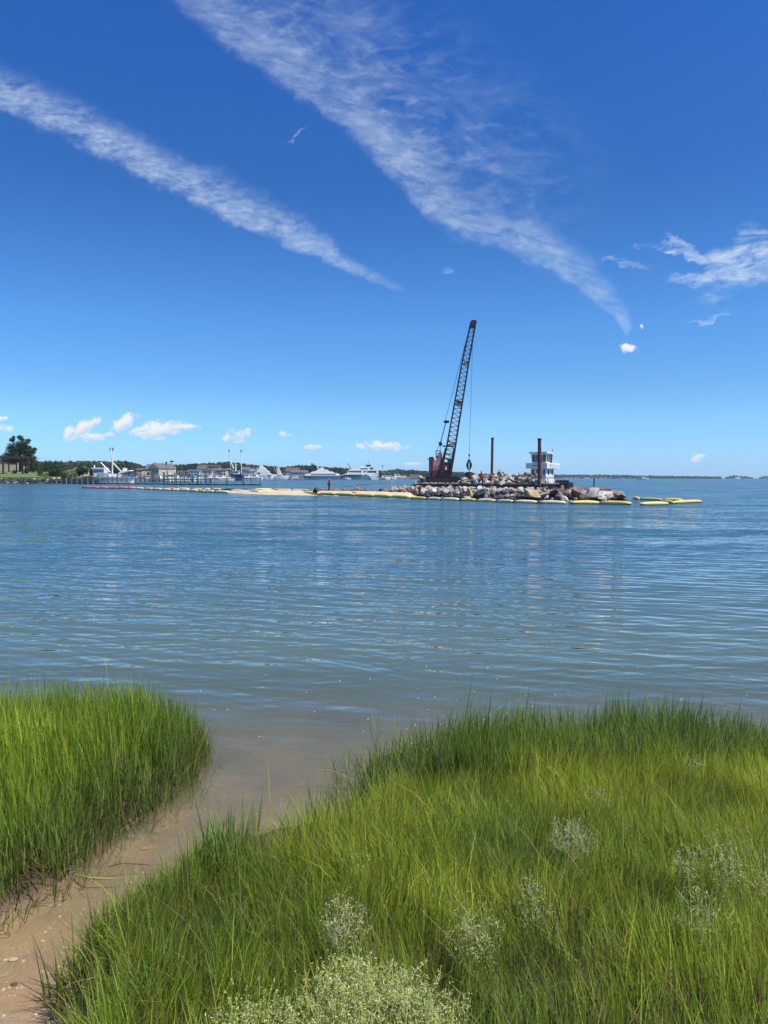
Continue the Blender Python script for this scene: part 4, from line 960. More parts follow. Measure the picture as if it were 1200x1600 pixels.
for a, b in (((681.5, 716), (681.5, 704.5)), ((688, 709), (688, 704.5)), ((681, 704.5), (688.5, 704.5)), ((682, 715), (687, 707)), ((684, 709), (690, 708))):
    mb.tube(C(*a, -.8), C(*b, -.8), .10); mb.tube(C(*a, .8), C(*b, .8), .10)
mb.tube(C(681.5, 704.5, -.8), C(681.5, 704.5, .8), .1); mb.build('gantry_frame', M['crane_red'], crane)
MB().prism(cpoly([(684, 718), (687, 709), (691, 706), (691, 716)], -1.2), -1.2, -.7).build('gantry_plate', M['crane_pink'], crane)
cab = MB().prism(cpoly([(699.5, 741), (699, 728), (700.5, 718), (706, 718.5), (706.2, 728), (707, 741)], -1.4), -1.5, .2).build('cab', M['crane_red'], crane)
MB().prism(cpoly([(700.8, 727), (701.3, 720), (705, 720), (705.2, 727)], -1.56), -1.56, -1.5).build('cab_window', M['tintglass'], cab)
MB().prism(cpoly([(703, 737.5), (703, 734.5), (706, 734.5), (706, 737.5)], -1.56), -1.56, -1.5).build('cab_panel', M['white'], cab)
MB().prism(cpoly([(699, 717.6), (699.3, 716.6), (706.8, 717), (706.8, 718)], -1.6), -1.6, .3).build('cab_roof', M['steel_dark'], cab)
mb = MB(); mb.tube(C(690, 722, -.9), C(690, 722, .9), .5, n=12); mb.tube(C(695, 731, -.9), C(695, 731, .9), .6, n=12); mb.box(C(694, 738, 0), (2.2, 2.2, 1.0)); mb.build('winch_drums', M['steel_dark'], crane)
MB().prism(cpoly([(692, 733), (692.6, 728), (694.4, 728), (694.6, 733)], -1.0), -1.05, -.95).build('pale_lever_guard', M['white'], crane)
MB().prism(cpoly([(683, 748), (687, 748), (698.5, 700), (695.2, 700)], -1.8), -1.85, -1.55).build('boom_foot', M['steel_dark'], crane)
MB().prism(cpoly([(700.5, 748), (704.5, 748), (711.2, 702), (708, 702)], -1.8), -1.85, -1.55).build('boom_foot', M['steel_dark'], crane)
MB().prism(cpoly([(688, 746), (690.5, 727), (695, 722), (706, 723), (702, 746)], -1.7), -1.72, -1.3).build('winch_housing', M['steel_dark'], crane)
for x_, y_ in ((691, 736), (698, 733), (694, 729)): MB().tube(C(x_, y_, -1.8), C(x_, y_, -1.72), .35, .35, 10).build('winch_gear', M['rust'], crane)
MB().prism(cpoly([(695.3, 734), (695.8, 728), (697.6, 728), (698, 734)], -1.8), -1.8, -1.73).build('white_plate', M['white'], crane)
# boom: four chords, lacing, splice plates, head
def bm_pt(t, side, dep):                 # t 0 foot .. 1 head
    lx = np.interp(t, [0, .17, .75, 1], [688.2, 697.0, 722.2, 735.5]); rx = np.interp(t, [0, .17, .75, 1], [703.5, 710.2, 732.2, 742.6])
    py = 744 + (505 - 744) * t
    lp = Vector((lx, py)); rp_ = Vector((rx, py + (3 if t > 0 else 0)))
    q = lp if side < 0 else rp_
    wd = np.interp(t, [0, .1, .75, 1], [.45, .75, .65, .35])
    return C(q[0], q[1], dep * wd - np.interp(t, [0, .3], [1.0, .2]))
NT = 34
for s in (-1, 1):
    for d_ in (-1, 1):
        MB().path([bm_pt(i / NT, s, d_) for i in range(NT + 1)], .16, 6).build('boom_chord', M['steel_dark'], crane)
mb = MB()
for i in range(NT):
    a, b = i / NT, (i + 1) / NT; m_ = (a + b) / 2
    for d_ in (-1, 1):
        mb.tube(bm_pt(a, -1, d_), bm_pt(m_, 1, d_), .06, n=4, cap=False); mb.tube(bm_pt(m_, 1, d_), bm_pt(b, -1, d_), .06, n=4, cap=False)
    for s in (-1, 1):
        mb.tube(bm_pt(a, s, -1), bm_pt(m_, s, 1), .06, n=4, cap=False); mb.tube(bm_pt(m_, s, 1), bm_pt(b, s, -1), .06, n=4, cap=False)
mb.build('boom_lacing', M['steel_dark'], crane)
for t in (.02, .205, .47, .475, .735):
    mb = MB()
    pts = [bm_pt(t, -1, -1), bm_pt(t, 1, -1), bm_pt(t, 1, 1), bm_pt(t, -1, 1)]
    for k in range(4): mb.tube(pts[k], pts[(k + 1) % 4], .11, n=6)
    p2 = [bm_pt(t + .025, -1, -1), bm_pt(t + .025, 1, -1), bm_pt(t + .025, 1, 1), bm_pt(t + .025, -1, 1)]
    for k in range(4): mb.tube(p2[k], p2[(k + 1) % 4], .09, n=6); mb.tube(pts[k], p2[(k + 1) % 4], .06, n=4)
    mb.build('boom_splice', M['steel_dark'], crane)
mb = MB()
for k, py in ((0, 716), (1, 709)): mb.tube(C(np.interp(py, [505, 744], [735, 690]), py, -.5), C(np.interp(py, [505, 744], [743, 704]), py + 3, -.5), .09)
mb.build('teal_brace', M['teal'], crane)
MB().prism(cpoly([(733.5, 512), (735, 503), (737, 500.5), (743.6, 500.8), (743.8, 504), (742, 513)], 0), -.4, .4).build('boom_head', M['steel_dark'], crane)
for k in (-1, 0, 1): MB().tube(C(741.5, 504, k * .22 - .05), C(741.5, 504, k * .22 + .05), .42, n=14).build('sheave', M['rust'], crane)
mb = MB(); mb.tube(C(691.5, 697, 0), C(711, 697.5, 0), .14); mb.build('cross_arm', M['steel_dark'], crane)
MB().box(C(697.5, 659, -.1), (.9, 1.0, .45)).build('spreader_bar', M['steel_dark'], crane)
mb = MB()
for o_ in (-.5, .5):
    mb.tube(C(695.5, 658, o_), C(734.5, 508, o_ * .5), .035, n=4)
    for k in range(3): mb.tube(C(696 + k * .7, 660, o_), C(687 + k * .7, 694, o_), .03, n=4)
    mb.tube(C(687.5, 694, o_), C(682, 705, o_), .05, n=5); mb.tube(C(688.6, 694, o_), C(688.3, 705, o_), .05, n=5)
mb.tube(C(734, 560, -.3), C(706, 716, -.3), .025, n=4); mb.tube(C(741.8, 510, -.2), C(734, 560, -.3), .025, n=4)
mb.build('pendant_cables', M['cable'], crane)
MB().box(C(688.2, 693.5, 0), (.55, 1.2, .7), tilt=Matrix.Rotation(-.3, 3, 'Y')).build('pendant_block', M['steel_dark'], crane)
MB().tube(C(739.2, 512, -.1), C(733.2, 712, -.1), .03, n=4).build('hoist_cable', M['cable'], crane)
# the hanging grab is lifted by the crane: a thing of its own
g0 = at(733, 712, CY - .1); grab = empty('stone_grab', g0, 0, 'black oval stone grab hanging from the crane cable', 'grab')
def G(px, py, off=0): q = at(px, py, CY - .1 + off); return q - g0
MB().path([G(733, 709), G(733.2, 712), G(733, 715)], [.08, .17, .10], 8).build('swivel', M['steel_dark'], grab)
MB().path([G(733, 714.5), G(732.9, 720.5)], .05, 6).build('chain', M['steel_dark'], grab)
for s in (-1, 1):
    pl = [(732.9 + s * .7, 719.6), (732.9 + s * 2.4, 721), (732.9 + s * 4.3, 725), (732.9 + s * 4.2, 729), (732.9 + s * 2.3, 733), (732.9 + s * .5, 734.2), (732.9 + s * .7, 731), (732.9 + s * .9, 727), (732.9 + s * .7, 723)]
    MB().prism([(G(x, y).x, G(x, y).z) for x, y in (pl if s < 0 else pl[::-1])], -.28, .28).build('grab_arm', M['steel_dark'], grab)
MB().tube(G(732.9, 733, 0), G(732.9, 738, 0), .09).build('tip_rod', M['steel_dark'], grab)
mb = MB(); mb.tube(G(732.9, 720, -.3), G(732.9, 720, .3), .3, n=10); mb.build('head_pin', M['rust'], grab)

# ------------------------------------------------------------ the white tug
tq = at(853, 757, 146); tug = empty('tug_boat', (tq.x, tq.y, 0), 0, 'white two deck tug with slanted wheelhouse windows moored behind the barge', 'tug boat')
def T(px, py, d=146.0): q = at(px, py, d); return Vector((q.x - tq.x, d - tq.y, q.z))
k_ = mpp(146); TZ = lambda py: T(853, py).z
ya = math.radians(45)                    # the corner of the houses points at the camera
def tbox(cx_px, wl_px, wr_px, top, bot, name, m, parent=tug, corner=853, dy=0, flare=0.0, setback=0.0):
    """box whose near corner stands at the pixel column 'corner'; wl/wr: columns of its outer corners"""
    s2 = 1 / math.cos(ya); a = (corner - wl_px) * k_ * s2; b = (wr_px - corner) * k_ * s2
    o = Vector(((corner - 853) * k_, dy + setback, 0)); L_ = Vector((-math.cos(ya), math.sin(ya), 0)); R_ = Vector((math.cos(ya), math.sin(ya), 0))
    zb, zt = TZ(bot), TZ(top); base = [o, o + L_ * a, o + L_ * a + R_ * b, o + R_ * b]; c_ = sum(base, Vector()) / 4
    topr = [c_ + (q - c_) * (1 + flare) for q in base]
    vs = [Vector((q.x, q.y, zb)) for q in base] + [Vector((q.x, q.y, zt)) for q in topr]
    ob = MB().add(vs, [(0, 1, 2, 3), (7, 6, 5, 4), (0, 4, 5, 1), (1, 5, 6, 2), (2, 6, 7, 3), (3, 7, 4, 0)]).build(name, m, parent)
    return ob, base, topr, zb, zt, L_, R_, a, b
def tface(info, side, u0, u1, v0, v1, name, m, parent, proud=.04):
    ob, base, topr, zb, zt, L_, R_, a, b = info
    i, j = (0, 1) if side == 'L' else (0, 3)
    def P(u, v): 
        q = base[i].lerp(base[j], u) * (1 - v) + topr[i].lerp(topr[j], u) * v; return Vector((q.x, q.y, zb + (zt - zb) * v))
    n = -R_ if side == 'L' else -L_
    vs = [P(u0, v0), P(u1, v0), P(u1, v1), P(u0, v1)]; vs = vs + [q + n * proud for q in vs]
    return MB().add(vs, [(0, 1, 2, 3), (7, 6, 5, 4), (0, 4, 5, 1), (1, 5, 6, 2), (2, 6, 7, 3), (3, 7, 4, 0)]).build(name, m, parent)
# hull: dark, low, pointing right and away
hull = [[Vector((x, y + 3.6, z)) for y, z in ((-w_, .95 + sh), (-w_ * .8, -.5), (w_ * .8, -.5), (w_, .95 + sh))] for x, w_, sh in ((-7, 3.2, 0), (-3, 3.6, 0), (2, 3.5, .05), (4.5, 2.6, .2), (6.2, .5, .35))]
MB().loft(hull).build('hull', M['black'], tug)
for i, (px) in enumerate((871, 876, 881, 886)):
    q = T(px, 753.5, 146 - .2 + i * .25); MB().tube(q + Vector((0, -.15, 0)), q + Vector((0, .2, 0)), .45, .45, 12).build('tyre_fender', M['black'], tug)
low = tbox(0, 833, 868.5, 731.5, 758, 'deckhouse', M['gel'])
for s, u0, u1 in (('L', .08, .17), ('L', .55, .64), ('L', .78, .92), ('R', .22, .42), ('R', .70, .90)): tface(low, s, u0, u1, .62, .92, 'window', M['glass'], low[0])
tface(low, 'L', .28, .42, .12, .92, 'door', M['silver'], low[0])
tface(low, 'R', .05, .98, .42, .50, 'trim_band', M['silver'], low[0], .05)
upd = tbox(0, 825.5, 879, 723.3, 731.8, 'upper_deck_bulwark', M['gel'], setback=-.8)
for s, r_ in (('L', [(.28, .34), (.36, .40), (.42, .47), (.49, .53), (.55, .62), (.64, .68)]), ('R', [(.16, .20), (.21, .24), (.25, .30)])):
    for (u0, u1) in r_: tface(upd, s, u0, u1, .45 if s == 'L' else .52, .62, 'name_lettering', M['dark_cloth'], upd[0], .02)
for (u0, u1) in ((.2, .23), (.24, .28)): tface(upd, 'R', u0, u1, .32, .40, 'name_lettering', M['dark_cloth'], upd[0], .02)
wh = tbox(0, 834.5, 864, 708.5, 723.3, 'wheelhouse', M['gel'], flare=.10)
for s, sp2 in (('L', [(.05, .24), (.29, .46), (.51, .68), (.73, .95)]), ('R', [(.05, .28), (.36, .62), (.70, .95)])):
    for u0, u1 in sp2: tface(wh, s, u0, u1, .12, .86, 'window', M['tintglass'], wh[0])
tface(wh, 'R', .68, .97, .0, .9, 'door', M['glass'], wh[0], .06)
rf = tbox(0, 830, 866, 705.8, 708.5, 'wheelhouse_roof', M['white'], setback=-.5)
mb = MB()
def rl(a, b): mb.tube(a, b, .03, n=4)
for px in (866, 870, 874, 878): rl(T(px, 731, 145 + (px - 853) * k_), T(px, 721.8, 145 + (px - 853) * k_))
rl(T(862, 722, 145.9), T(879, 722, 148.2)); rl(T(862, 725.5, 145.9), T(879, 725.5, 148.2)); rl(T(826, 722.2, 148), T(834, 722.2, 147))
mb.build('railing', M['white'], tug)
MB().tube(T(859.5, 705), T(859.3, 688), .025, n=4).build('antenna', M['white'], tug)
mb = MB(); mb.tube(T(846, 706), T(846, 700), .05, n=5); mb.box(T(847, 699.5), (.9, .1, .1)); mb.build('radar', M['white'], tug)
MB().box(T(833, 706), (.35, .35, .35)).build('searchlight', M['white'], tug)
mb = MB(); mb.tube(T(862, 706), T(863.5, 704), .09); mb.tube(T(863, 704.5), T(863.6, 701.5), .05); mb.build('horn', M['navy'], tug)
mb = MB(); mb.box(T(856, 750.5, 144.9), (.25, .3, 1.0)); mb.box(T(866, 752.5, 146), (.15, .2, .9)); mb.tube(T(848, 750), T(866, 751), .04); mb.build('deck_gear', M['white'], tug)
# ------------------------------------------------------------ people
def skinned(name, V, E, R, m, parent, sub=1):
    me = bpy.data.meshes.new(name); me.from_pydata([Vector(v) for v in V], E, []); me.update()
    o = bpy.data.objects.new(name, me); COL.objects.link(o)
    o.modifiers.new('skin', 'SKIN'); sv = me.skin_vertices[0].data
    for i, r in enumerate(R):
        sv[i].radius = (r, r) if not hasattr(r, '__len__') else r; sv[i].use_root = (i == 0)
    s = o.modifiers.new('sub', 'SUBSURF'); s.levels = s.render_levels = sub
    dg = bpy.context.evaluated_depsgraph_get(); nm = bpy.data.meshes.new_from_object(o.evaluated_get(dg))
    bpy.data.objects.remove(o); bpy.data.meshes.remove(me)
    nm.name = name; nm.materials.clear(); nm.materials.append(m)
    nm.polygons.foreach_set('use_smooth', [True] * len(nm.polygons))
    return link(name, nm, parent)
def person(loc, rz, J, label, shirt, pants, hair=None, sleeves=False, hat=None):
    """J: joints, x forward, y left"""
    root = empty('person', loc, rz, label, 'person')
    names = ['pelvis', 'waist', 'chest', 'neck', 'head', 'crown']; V = [J[n] for n in names]; R = [.13, .12, .135, .055, .085, .075]; E = [(0, 1), (1, 2), (2, 3), (3, 4), (4, 5)]
    hd = Vector(J['head']); f = Vector(J.get('face', (1, 0, -.1))).normalized()
    V.append(hd + f * .085 + Vector((0, 0, -.01))); R.append(.018); E.append((4, len(V) - 1))
    for s in (-1, 1):
        k = 'r' if s < 0 else 'l'; b = len(V)
        V += [J['sh' + k], J['el' + k], J['wr' + k]]; R += [.06, .045, .03]; E += [(2, b), (b, b + 1), (b + 1, b + 2)]
        fa = (Vector(J['wr' + k]) - Vector(J['el' + k])).normalized(); palm = Vector(J['wr' + k]) + fa * .07
        V.append(palm); R.append(.032); E.append((b + 2, b + 3)); side = fa.cross(Vector((0, s, .1))).normalized()
        for q, (o_, l_) in enumerate(((-.03, .075), (-.01, .09), (.01, .085), (.03, .065))):
            kn = palm + side * o_ + fa * .03; V += [kn + fa * l_ * .5, kn + fa * l_ * .85 + Vector((0, -s * .02, -.01))]; R += [.009, .008]; n = len(V); E += [(b + 3, n - 2), (n - 2, n - 1)]
        V += [palm - side * .045 - fa * .01, palm - side * .06 + fa * .03]; R += [.011, .009]; n = len(V); E += [(b + 3, n - 2), (n - 2, n - 1)]
        b = len(V); V += [J['hip' + k], J['kn' + k], J['an' + k], J['to' + k]]; R += [.085, .06, .04, .035]; E += [(0, b), (b, b + 1), (b + 1, b + 2), (b + 2, b + 3)]
    skinned('body', V, E, R, M['skin'], root)
    V = [J['pelvis'], J['waist'], J['chest']]; R = [.155, .15, .165]; E = [(0, 1), (1, 2)]
    for k in 'rl':
        b = len(V); mid = Vector(J['sh' + k]).lerp(Vector(J['el' + k]), .75 if not sleeves else 1); V += [J['sh' + k], mid]; R += [.085, .065]; E += [(2, b), (b, b + 1)]
        if sleeves: V.append(Vector(J['el' + k]).lerp(Vector(J['wr' + k]), .9)); R.append(.048); E.append((b + 1, b + 2))
    skinned('shirt', V, E, R, shirt, root)
    V = [J['pelvis']]; R = [.15]; E = []
    for k in 'rl':
        b = len(V); V += [J['hip' + k], J['kn' + k], Vector(J['kn' + k]).lerp(Vector(J['an' + k]), .92)]; R += [.11, .082, .062]; E += [(0, b), (b, b + 1), (b + 1, b + 2)]
    skinned('trousers', V, E, R, pants, root)
    for k in 'rl': skinned('shoe', [Vector(J['an' + k]) + Vector((-.03, 0, -.02)), J['to' + k]], [(0, 1)], [.055, .05], M['dark_cloth'], root)
    cr_ = Vector(J['crown']); skinned('hat' if hat else 'hair', [cr_ - f * .02 + Vector((0, 0, .0)), cr_ - f * .06 + Vector((0, 0, -.07))], [(0, 1)], [.09, .085], hat or hair or M['hair'], root)
    return root
STAND = dict(pelvis=(0, 0, .98), waist=(0, 0, 1.12), chest=(.01, 0, 1.36), neck=(.01, 0, 1.53), head=(.03, 0, 1.65), crown=(.02, 0, 1.74), face=(1, 0, -.25),
             shl=(0, .19, 1.44), ell=(.02, .27, 1.17), wrl=(.16, .16, 1.02), shr=(0, -.19, 1.44), elr=(.02, -.27, 1.17), wrr=(.16, -.16, 1.02),
             hipl=(0, .1, .93), knl=(.03, .11, .51), anl=(0, .12, .09), tol=(.16, .14, .05), hipr=(0, -.1, .93), knr=(.03, -.11, .51), anr=(0, -.12, .09), tor=(.16, -.14, .05))
CROUCH = dict(pelvis=(-.18, 0, .30), waist=(-.12, 0, .44), chest=(.04, 0, .66), neck=(.14, 0, .80), head=(.20, 0, .92), crown=(.19, 0, 1.01), face=(1, 0, -.5),
              shl=(.06, .19, .72), ell=(.22, .24, .48), wrl=(.38, .10, .30), shr=(.06, -.19, .72), elr=(.22, -.24, .48), wrr=(.38, -.10, .30),
              hipl=(-.14, .1, .28), knl=(.24, .15, .42), anl=(.05, .14, .08), tol=(.2, .16, .04), hipr=(-.14, -.1, .28), knr=(.22, -.17, .40), anr=(.03, -.15, .08), tor=(.18, -.17, .04))
STEP = dict(pelvis=(0, 0, .92), waist=(.03, 0, 1.06), chest=(.10, 0, 1.30), neck=(.15, 0, 1.45), head=(.20, 0, 1.56), crown=(.20, 0, 1.65), face=(1, 0, -.4),
            shl=(.10, .20, 1.37), ell=(.12, .30, 1.10), wrl=(.30, .26, .98), shr=(.10, -.20, 1.37), elr=(.10, -.29, 1.10), wrr=(.28, -.30, .94),
            hipl=(0, .1, .88), knl=(.16, .14, .52), anl=(.06, .16, .10), tol=(.20, .2, .06), hipr=(0, -.1, .88), knr=(.02, -.26, .48), anr=(-.08, -.42, .10), tor=(.06, -.45, .06))
SIT = dict(pelvis=(0, 0, .15), waist=(-.01, 0, .30), chest=(.0, 0, .55), neck=(.03, 0, .71), head=(.06, 0, .83), crown=(.05, 0, .92), face=(1, 0, -.1),
           shl=(0, .19, .61), ell=(.02, .30, .38), wrl=(.2, .2, .25), shr=(0, -.19, .61), elr=(-.12, -.30, .38), wrr=(-.2, -.32, .14),
           hipl=(.03, .1, .12), knl=(.42, .14, .30), anl=(.60, .14, -.1), tol=(.74, .16, -.13), hipr=(.03, -.1, .12), knr=(.42, -.14, .28), anr=(.56, -.14, -.12), tor=(.7, -.16, -.15))
p = at(514.5, 768, 93.6); person((p.x, p.y, .40), math.radians(200), STAND, 'person in red jacket and dark trousers standing on the sandbar', M['red_cloth'], M['dark_cloth'], sleeves=True)
p = at(493, 771, 88.4); person((p.x, p.y, .22), math.radians(-20), CROUCH, 'person in grey-green clothes and pale hat crouching on the sandbar', M['grey_cloth'], M['dark_cloth'], sleeves=True, hat=M['concrete'])
p = at(752, 763, 75.0); person((p.x, p.y, p.z), math.radians(-95), STEP, 'person in orange shirt and jeans climbing over the boulders', M['orange_cloth'], M['jeans']).scale = (1.06,) * 3
p = at(810.5, 745, 133.4); person((p.x, p.y, p.z - .1), math.radians(150), SIT, 'person in blue shirt sitting on the stone heap', M['blue_cloth'], M['jeans'])

# ------------------------------------------------------------ land, left shore and the harbour behind
def land(name, pts, z, m, label, depth=2.5):
    mb = MB(); n = len(pts); vs = [(x, y, z) for x, y in pts] + [(x, y, z - depth) for x, y in pts]
    mb.add(vs, [tuple(range(n)), tuple(range(2 * n - 1, n - 1, -1))] + [(i, i + n, (i + 1) % n + n, (i + 1) % n) for i in range(n)])
    return mb.build(name, m, kind='structure', label=label, cat='land')
def gp(px, d): q = at(px, 745, d); return (q.x, d)
land('shore_land', [gp(146, 224), gp(100, 232), gp(-10, 234), (-420, 236), (-3000, 400), (-3000, 3200), gp(735, 2700), gp(735, 1500), gp(665, 1100), gp(610, 900), gp(480, 760), gp(330, 560), gp(160, 430), gp(150, 300)], 1.1, M['land'], 'low wooded shore behind the docks and boats')
lw = MB(); a, b, c, d = Vector((*gp(-200, 233.5), 2.0)), Vector((*gp(96, 233.5), 1.95)), Vector((*gp(75, 262), 3.9)), Vector((*gp(-260, 262), 3.9))
lw.add([a, b, c, d], [(0, 1, 2, 3)]); lw.add([a, b, c, d, a - Vector((0, 0, 2)), b - Vector((0, 0, 2)), c - Vector((0, 0, 3.5)), d - Vector((0, 0, 3.5))], [(4, 5, 1, 0), (5, 6, 2, 1), (6, 7, 3, 2), (7, 4, 0, 3)])
lw.build('lawn', M['lawn'], kind='structure', label='mown green lawn sloping down to the stone seawall', cat='lawn')
farZ = 1.2
land('far_shore', [gp(730, 2700), gp(880, 2650), gp(1000, 2900), gp(1125, 3100), gp(1125, 3700), gp(730, 3400)], farZ, M['land'], 'thin far shore along the horizon at the right', 4)
land('island', [gp(1132, 3000), gp(1176, 3000), gp(1180, 3200), gp(1130, 3200)], 1.0, M['land'], 'small low island on the horizon near the right edge', 4)
land('headland', [gp(1187, 3000), gp(1500, 3000), gp(1500, 3400), gp(1184, 3200)], 1.0, M['land'], 'low headland cut by the right edge of the photo', 4)

# seawall: stones and posts in one wall
sw = empty('stone_seawall', (*gp(40, 232), 0), 0, 'dark rough stone seawall below the lawn', 'seawall'); so = sw.location
base = [(np.array([q.co[:] for q in RK['granite'][i].vertices]), [tuple(f.vertices) for f in RK['granite'][i].polygons]) for i in range(6)]
mbs = {'granite_dark': MB(), 'granite_brown': MB(), 'granite': MB()}
for row, z in ((0, .2), (1, .8), (2, 1.4)):
    for px in np.arange(-160, 100, 3.6):
        q = Vector((*gp(px + random.uniform(-1, 1), 231.5 - .2 + row * .35), z + random.uniform(-.15, .15))); k = random.random()
        vv, ff = random.choice(base); s_ = random.uniform(.35, .6); R = np.array(Matrix.Rotation(random.uniform(0, 6), 3, 'Z') @ Matrix.Rotation(random.uniform(-1, 1), 3, 'X'))
        mbs['granite_dark' if k < .72 else ('granite_brown' if k < .9 else 'granite')].add((vv * s_ * np.array([1.4, 1, 1])) @ R.T + np.array(q - so), ff)
for k, mb in mbs.items(): mb.build('wall_stones', M[k], sw, kind='stuff')
for px in (-8, 10, 20.5, 24, 39): q = Vector((*gp(px, 230.6), 0)) - so; MB().box(q + Vector((0, 0, 1.1)), (.25, .25, 1.9)).build('wall_post', M['wood'], sw)
for px, r_, s in ((22.5, .55, 1.6), (43, .4, 1.2), (-30, .5, 1.3)): boulder(sw, Vector((*gp(px, 230), .15)) - so, r_, 'granite_gold' if px == 22.5 else 'granite', name='boulder', stretch=s)

# trees
def crown_mesh(name, seed, m, n=700, lobes=11, leaf=.055, shape=(1, 1, 1), lift=0.0):
    r = np.random.default_rng(seed)
    c = r.normal(0, 1, (lobes, 3)); c /= np.linalg.norm(c, axis=1)[:, None]; c *= r.uniform(.10, .33, (lobes, 1)); c[:, 2] = np.abs(c[:, 2]) * 1.0 - .12
    rad = r.uniform(.14, .24, lobes)
    k = r.integers(0, lobes, n); d = r.normal(0, 1, (n, 3)); d /= np.linalg.norm(d, axis=1)[:, None]
    p = c[k] + d * (rad[k] * r.uniform(.55, 1.12, n) ** 0.6)[:, None]
    nn = d * .8 + r.normal(0, .6, (n, 3)); nn[:, 2] += .3; nn /= np.linalg.norm(nn, axis=1)[:, None]
    a = np.cross(nn, r.normal(0, 1, (n, 3))); a /= np.linalg.norm(a, axis=1)[:, None]; b = np.cross(nn, a)
    s = leaf * r.uniform(.5, 1.3, (n, 1))
    v = np.stack([p + a * s, p + b * s * .7, p - a * s, p - b * s * .7], 1).reshape(-1, 3) * np.array(shape); v[:, 2] += lift
    return np_mesh(name, v, [(4, np.arange(n * 4).reshape(-1, 4))], m)
CRN = [crown_mesh('crown', i, M['leaf'] if i % 3 else M['leaf_dark'], 900, 12, .05) for i in range(9)]
CRL = [crown_mesh('crown', 40 + i, M['leaf_light'], 900, 12, .05) for i in range(3)]
CRD = [crown_mesh('crown', 60 + i, M['leaf_dark'], 1100, 13, .05) for i in range(3)]
tk = MB(); tk.path([(0, 0, -.5), (.01, 0, 0), (0, .01, .3), (.02, 0, .55)], [.045, .035, .028, .012], 6); tk.path([(0, .01, .1), (.14, .03, .36)], [.02, .008], 5); tk.path([(0, .01, .15), (-.12, -.05, .4)], [.018, .007], 5)
tko = tk.build('trunk', M['trunk']); TRK = tko.data; bpy.data.objects.remove(tko)
TREE_N = [0]
def tree(px, top, bot, wpx, d, label, kind='tree', pool=None, group=None, name=None):
    q = at(px, bot, d); zt = at(px, top, d).z; k = mpp(d); H_ = max(1.0, zt - q.z); Wd = wpx * k
    root = empty(name or 'broadleaf_tree', (q.x, q.y, q.z), 0, label, kind, group)
    me = (pool or CRN)[TREE_N[0] % len(pool or CRN)]; TREE_N[0] += 1
    cz_ = H_ * .50 if kind == 'tree' else H_ * .42; chh = H_ * (.98 if kind == 'tree' else 1.05)
    link('crown', me, root, (0, 0, cz_), (0, 0, random.uniform(0, 6.28)), (Wd * 1.22, Wd * 1.1, chh * 1.12))
    if kind == 'tree': link('trunk', TRK, root, (0, 0, 0), (0, 0, random.uniform(0, 6)), (Wd * .8, Wd * .8, H_ * .9))
    else: link('stems', TRK, root, (0, 0, 0), (0, 0, 0), (Wd * .8, Wd * .8, H_ * .5))
    return root
ln = [(66, 720), (78, 716), (88, 715), (97, 720), (107, 722), (119, 718), (130, 719), (142, 718), (152, 721.5), (165, 719), (177, 716.5), (189, 721), (200, 718.5), (211, 721), (222, 727), (234, 727), (262, 727), (276, 722.5), (288, 724),
      (299, 723.5), (309, 721.5), (319, 723.5), (330, 726), (339, 721.5), (347, 722.5), (355, 718), (365, 719.5), (376, 721.5), (386, 722.5), (396, 723), (407, 727), (418, 727.5), (429, 723), (439, 727.5), (449, 729), (457, 729)]
for i, (px, ty) in enumerate(ln):
    d = np.interp(px, [60, 200, 350, 460], [330, 500, 620, 780])
    tree(px, ty - .3, 746, 17 + random.uniform(-2, 3), d, 'green broadleaf tree in the long row behind the harbour boats and houses', group='trees behind the harbour', pool=CRN)
    tree(px + 5, ty + 5, 746, 15, d - 15, 'lower green broadleaf tree in the front of the row behind the harbour boats', group='trees behind the harbour', pool=CRN)
tree(465, 724, 746, 14, 820, 'rounded dark tree standing between the grey roofed building and the first yacht', pool=CRD)
tree(487, 721, 746, 22, 830, 'tallest dark tree rising behind the bow of the first yacht', pool=CRD)
for px, ty in ((478, 729), (499, 728), (508, 727.5), (517, 728), (527, 727.5), (537, 729), (547, 729.5), (557, 731), (566, 732), (575, 733), (590, 735), (600, 734.5), (611, 735.5)):
    tree(px, ty, 746.5, 14, 950, 'low dark tree in the tree line behind the two yachts', group='trees behind the yachts', pool=CRN)
def wood(name, prof, base, d, label, n=2600, size=1.0, dep=60, m='farleaf'):
    pxs = rng.uniform(prof[0][0], prof[-1][0], n); top = np.interp(pxs, [p[0] for p in prof], [p[1] for p in prof]) + 0.9 * vnoise(pxs * .35, pxs * 0, 90) + .6 * vnoise(pxs * .9, pxs * 0, 91)
    dd = d + rng.uniform(0, dep, n); k = 1 / FPX
    zt = 2.2 + (746.2 - top) * dd * k; zb = 2.2 + (746.2 - base) * dd * k
    z = zb + (zt - zb) * rng.random(n) ** .6; x = np.array([at(p, 745, q).x for p, q in zip(pxs, dd)])
    P = np.stack([x, dd, z], 1); nn = rng.normal(0, 1, (n, 3)); nn[:, 2] += .5; nn[:, 1] -= .5; nn /= np.linalg.norm(nn, axis=1)[:, None]
    a = np.cross(nn, rng.normal(0, 1, (n, 3))); a /= np.linalg.norm(a, axis=1)[:, None]; b = np.cross(nn, a); s = size * rng.uniform(.5, 1.3, (n, 1))
    v = np.stack([P + a * s, P + b * s * .8, P - a * s, P - b * s * .8], 1).reshape(-1, 3)
    return link(name, np_mesh(name, v, [(4, np.arange(n * 4).reshape(-1, 4))], M[m]), kind='stuff', label=label, cat='woodland')
wood('woodland', [(58, 724), (100, 724), (140, 723), (200, 723), (225, 731), (270, 729), (300, 727), (360, 724), (400, 729), (440, 732), (470, 729), (500, 731), (600, 738)], 747, 960, 'dark wood filling in behind the rows of harbour trees', 6500, 2.6, 60)
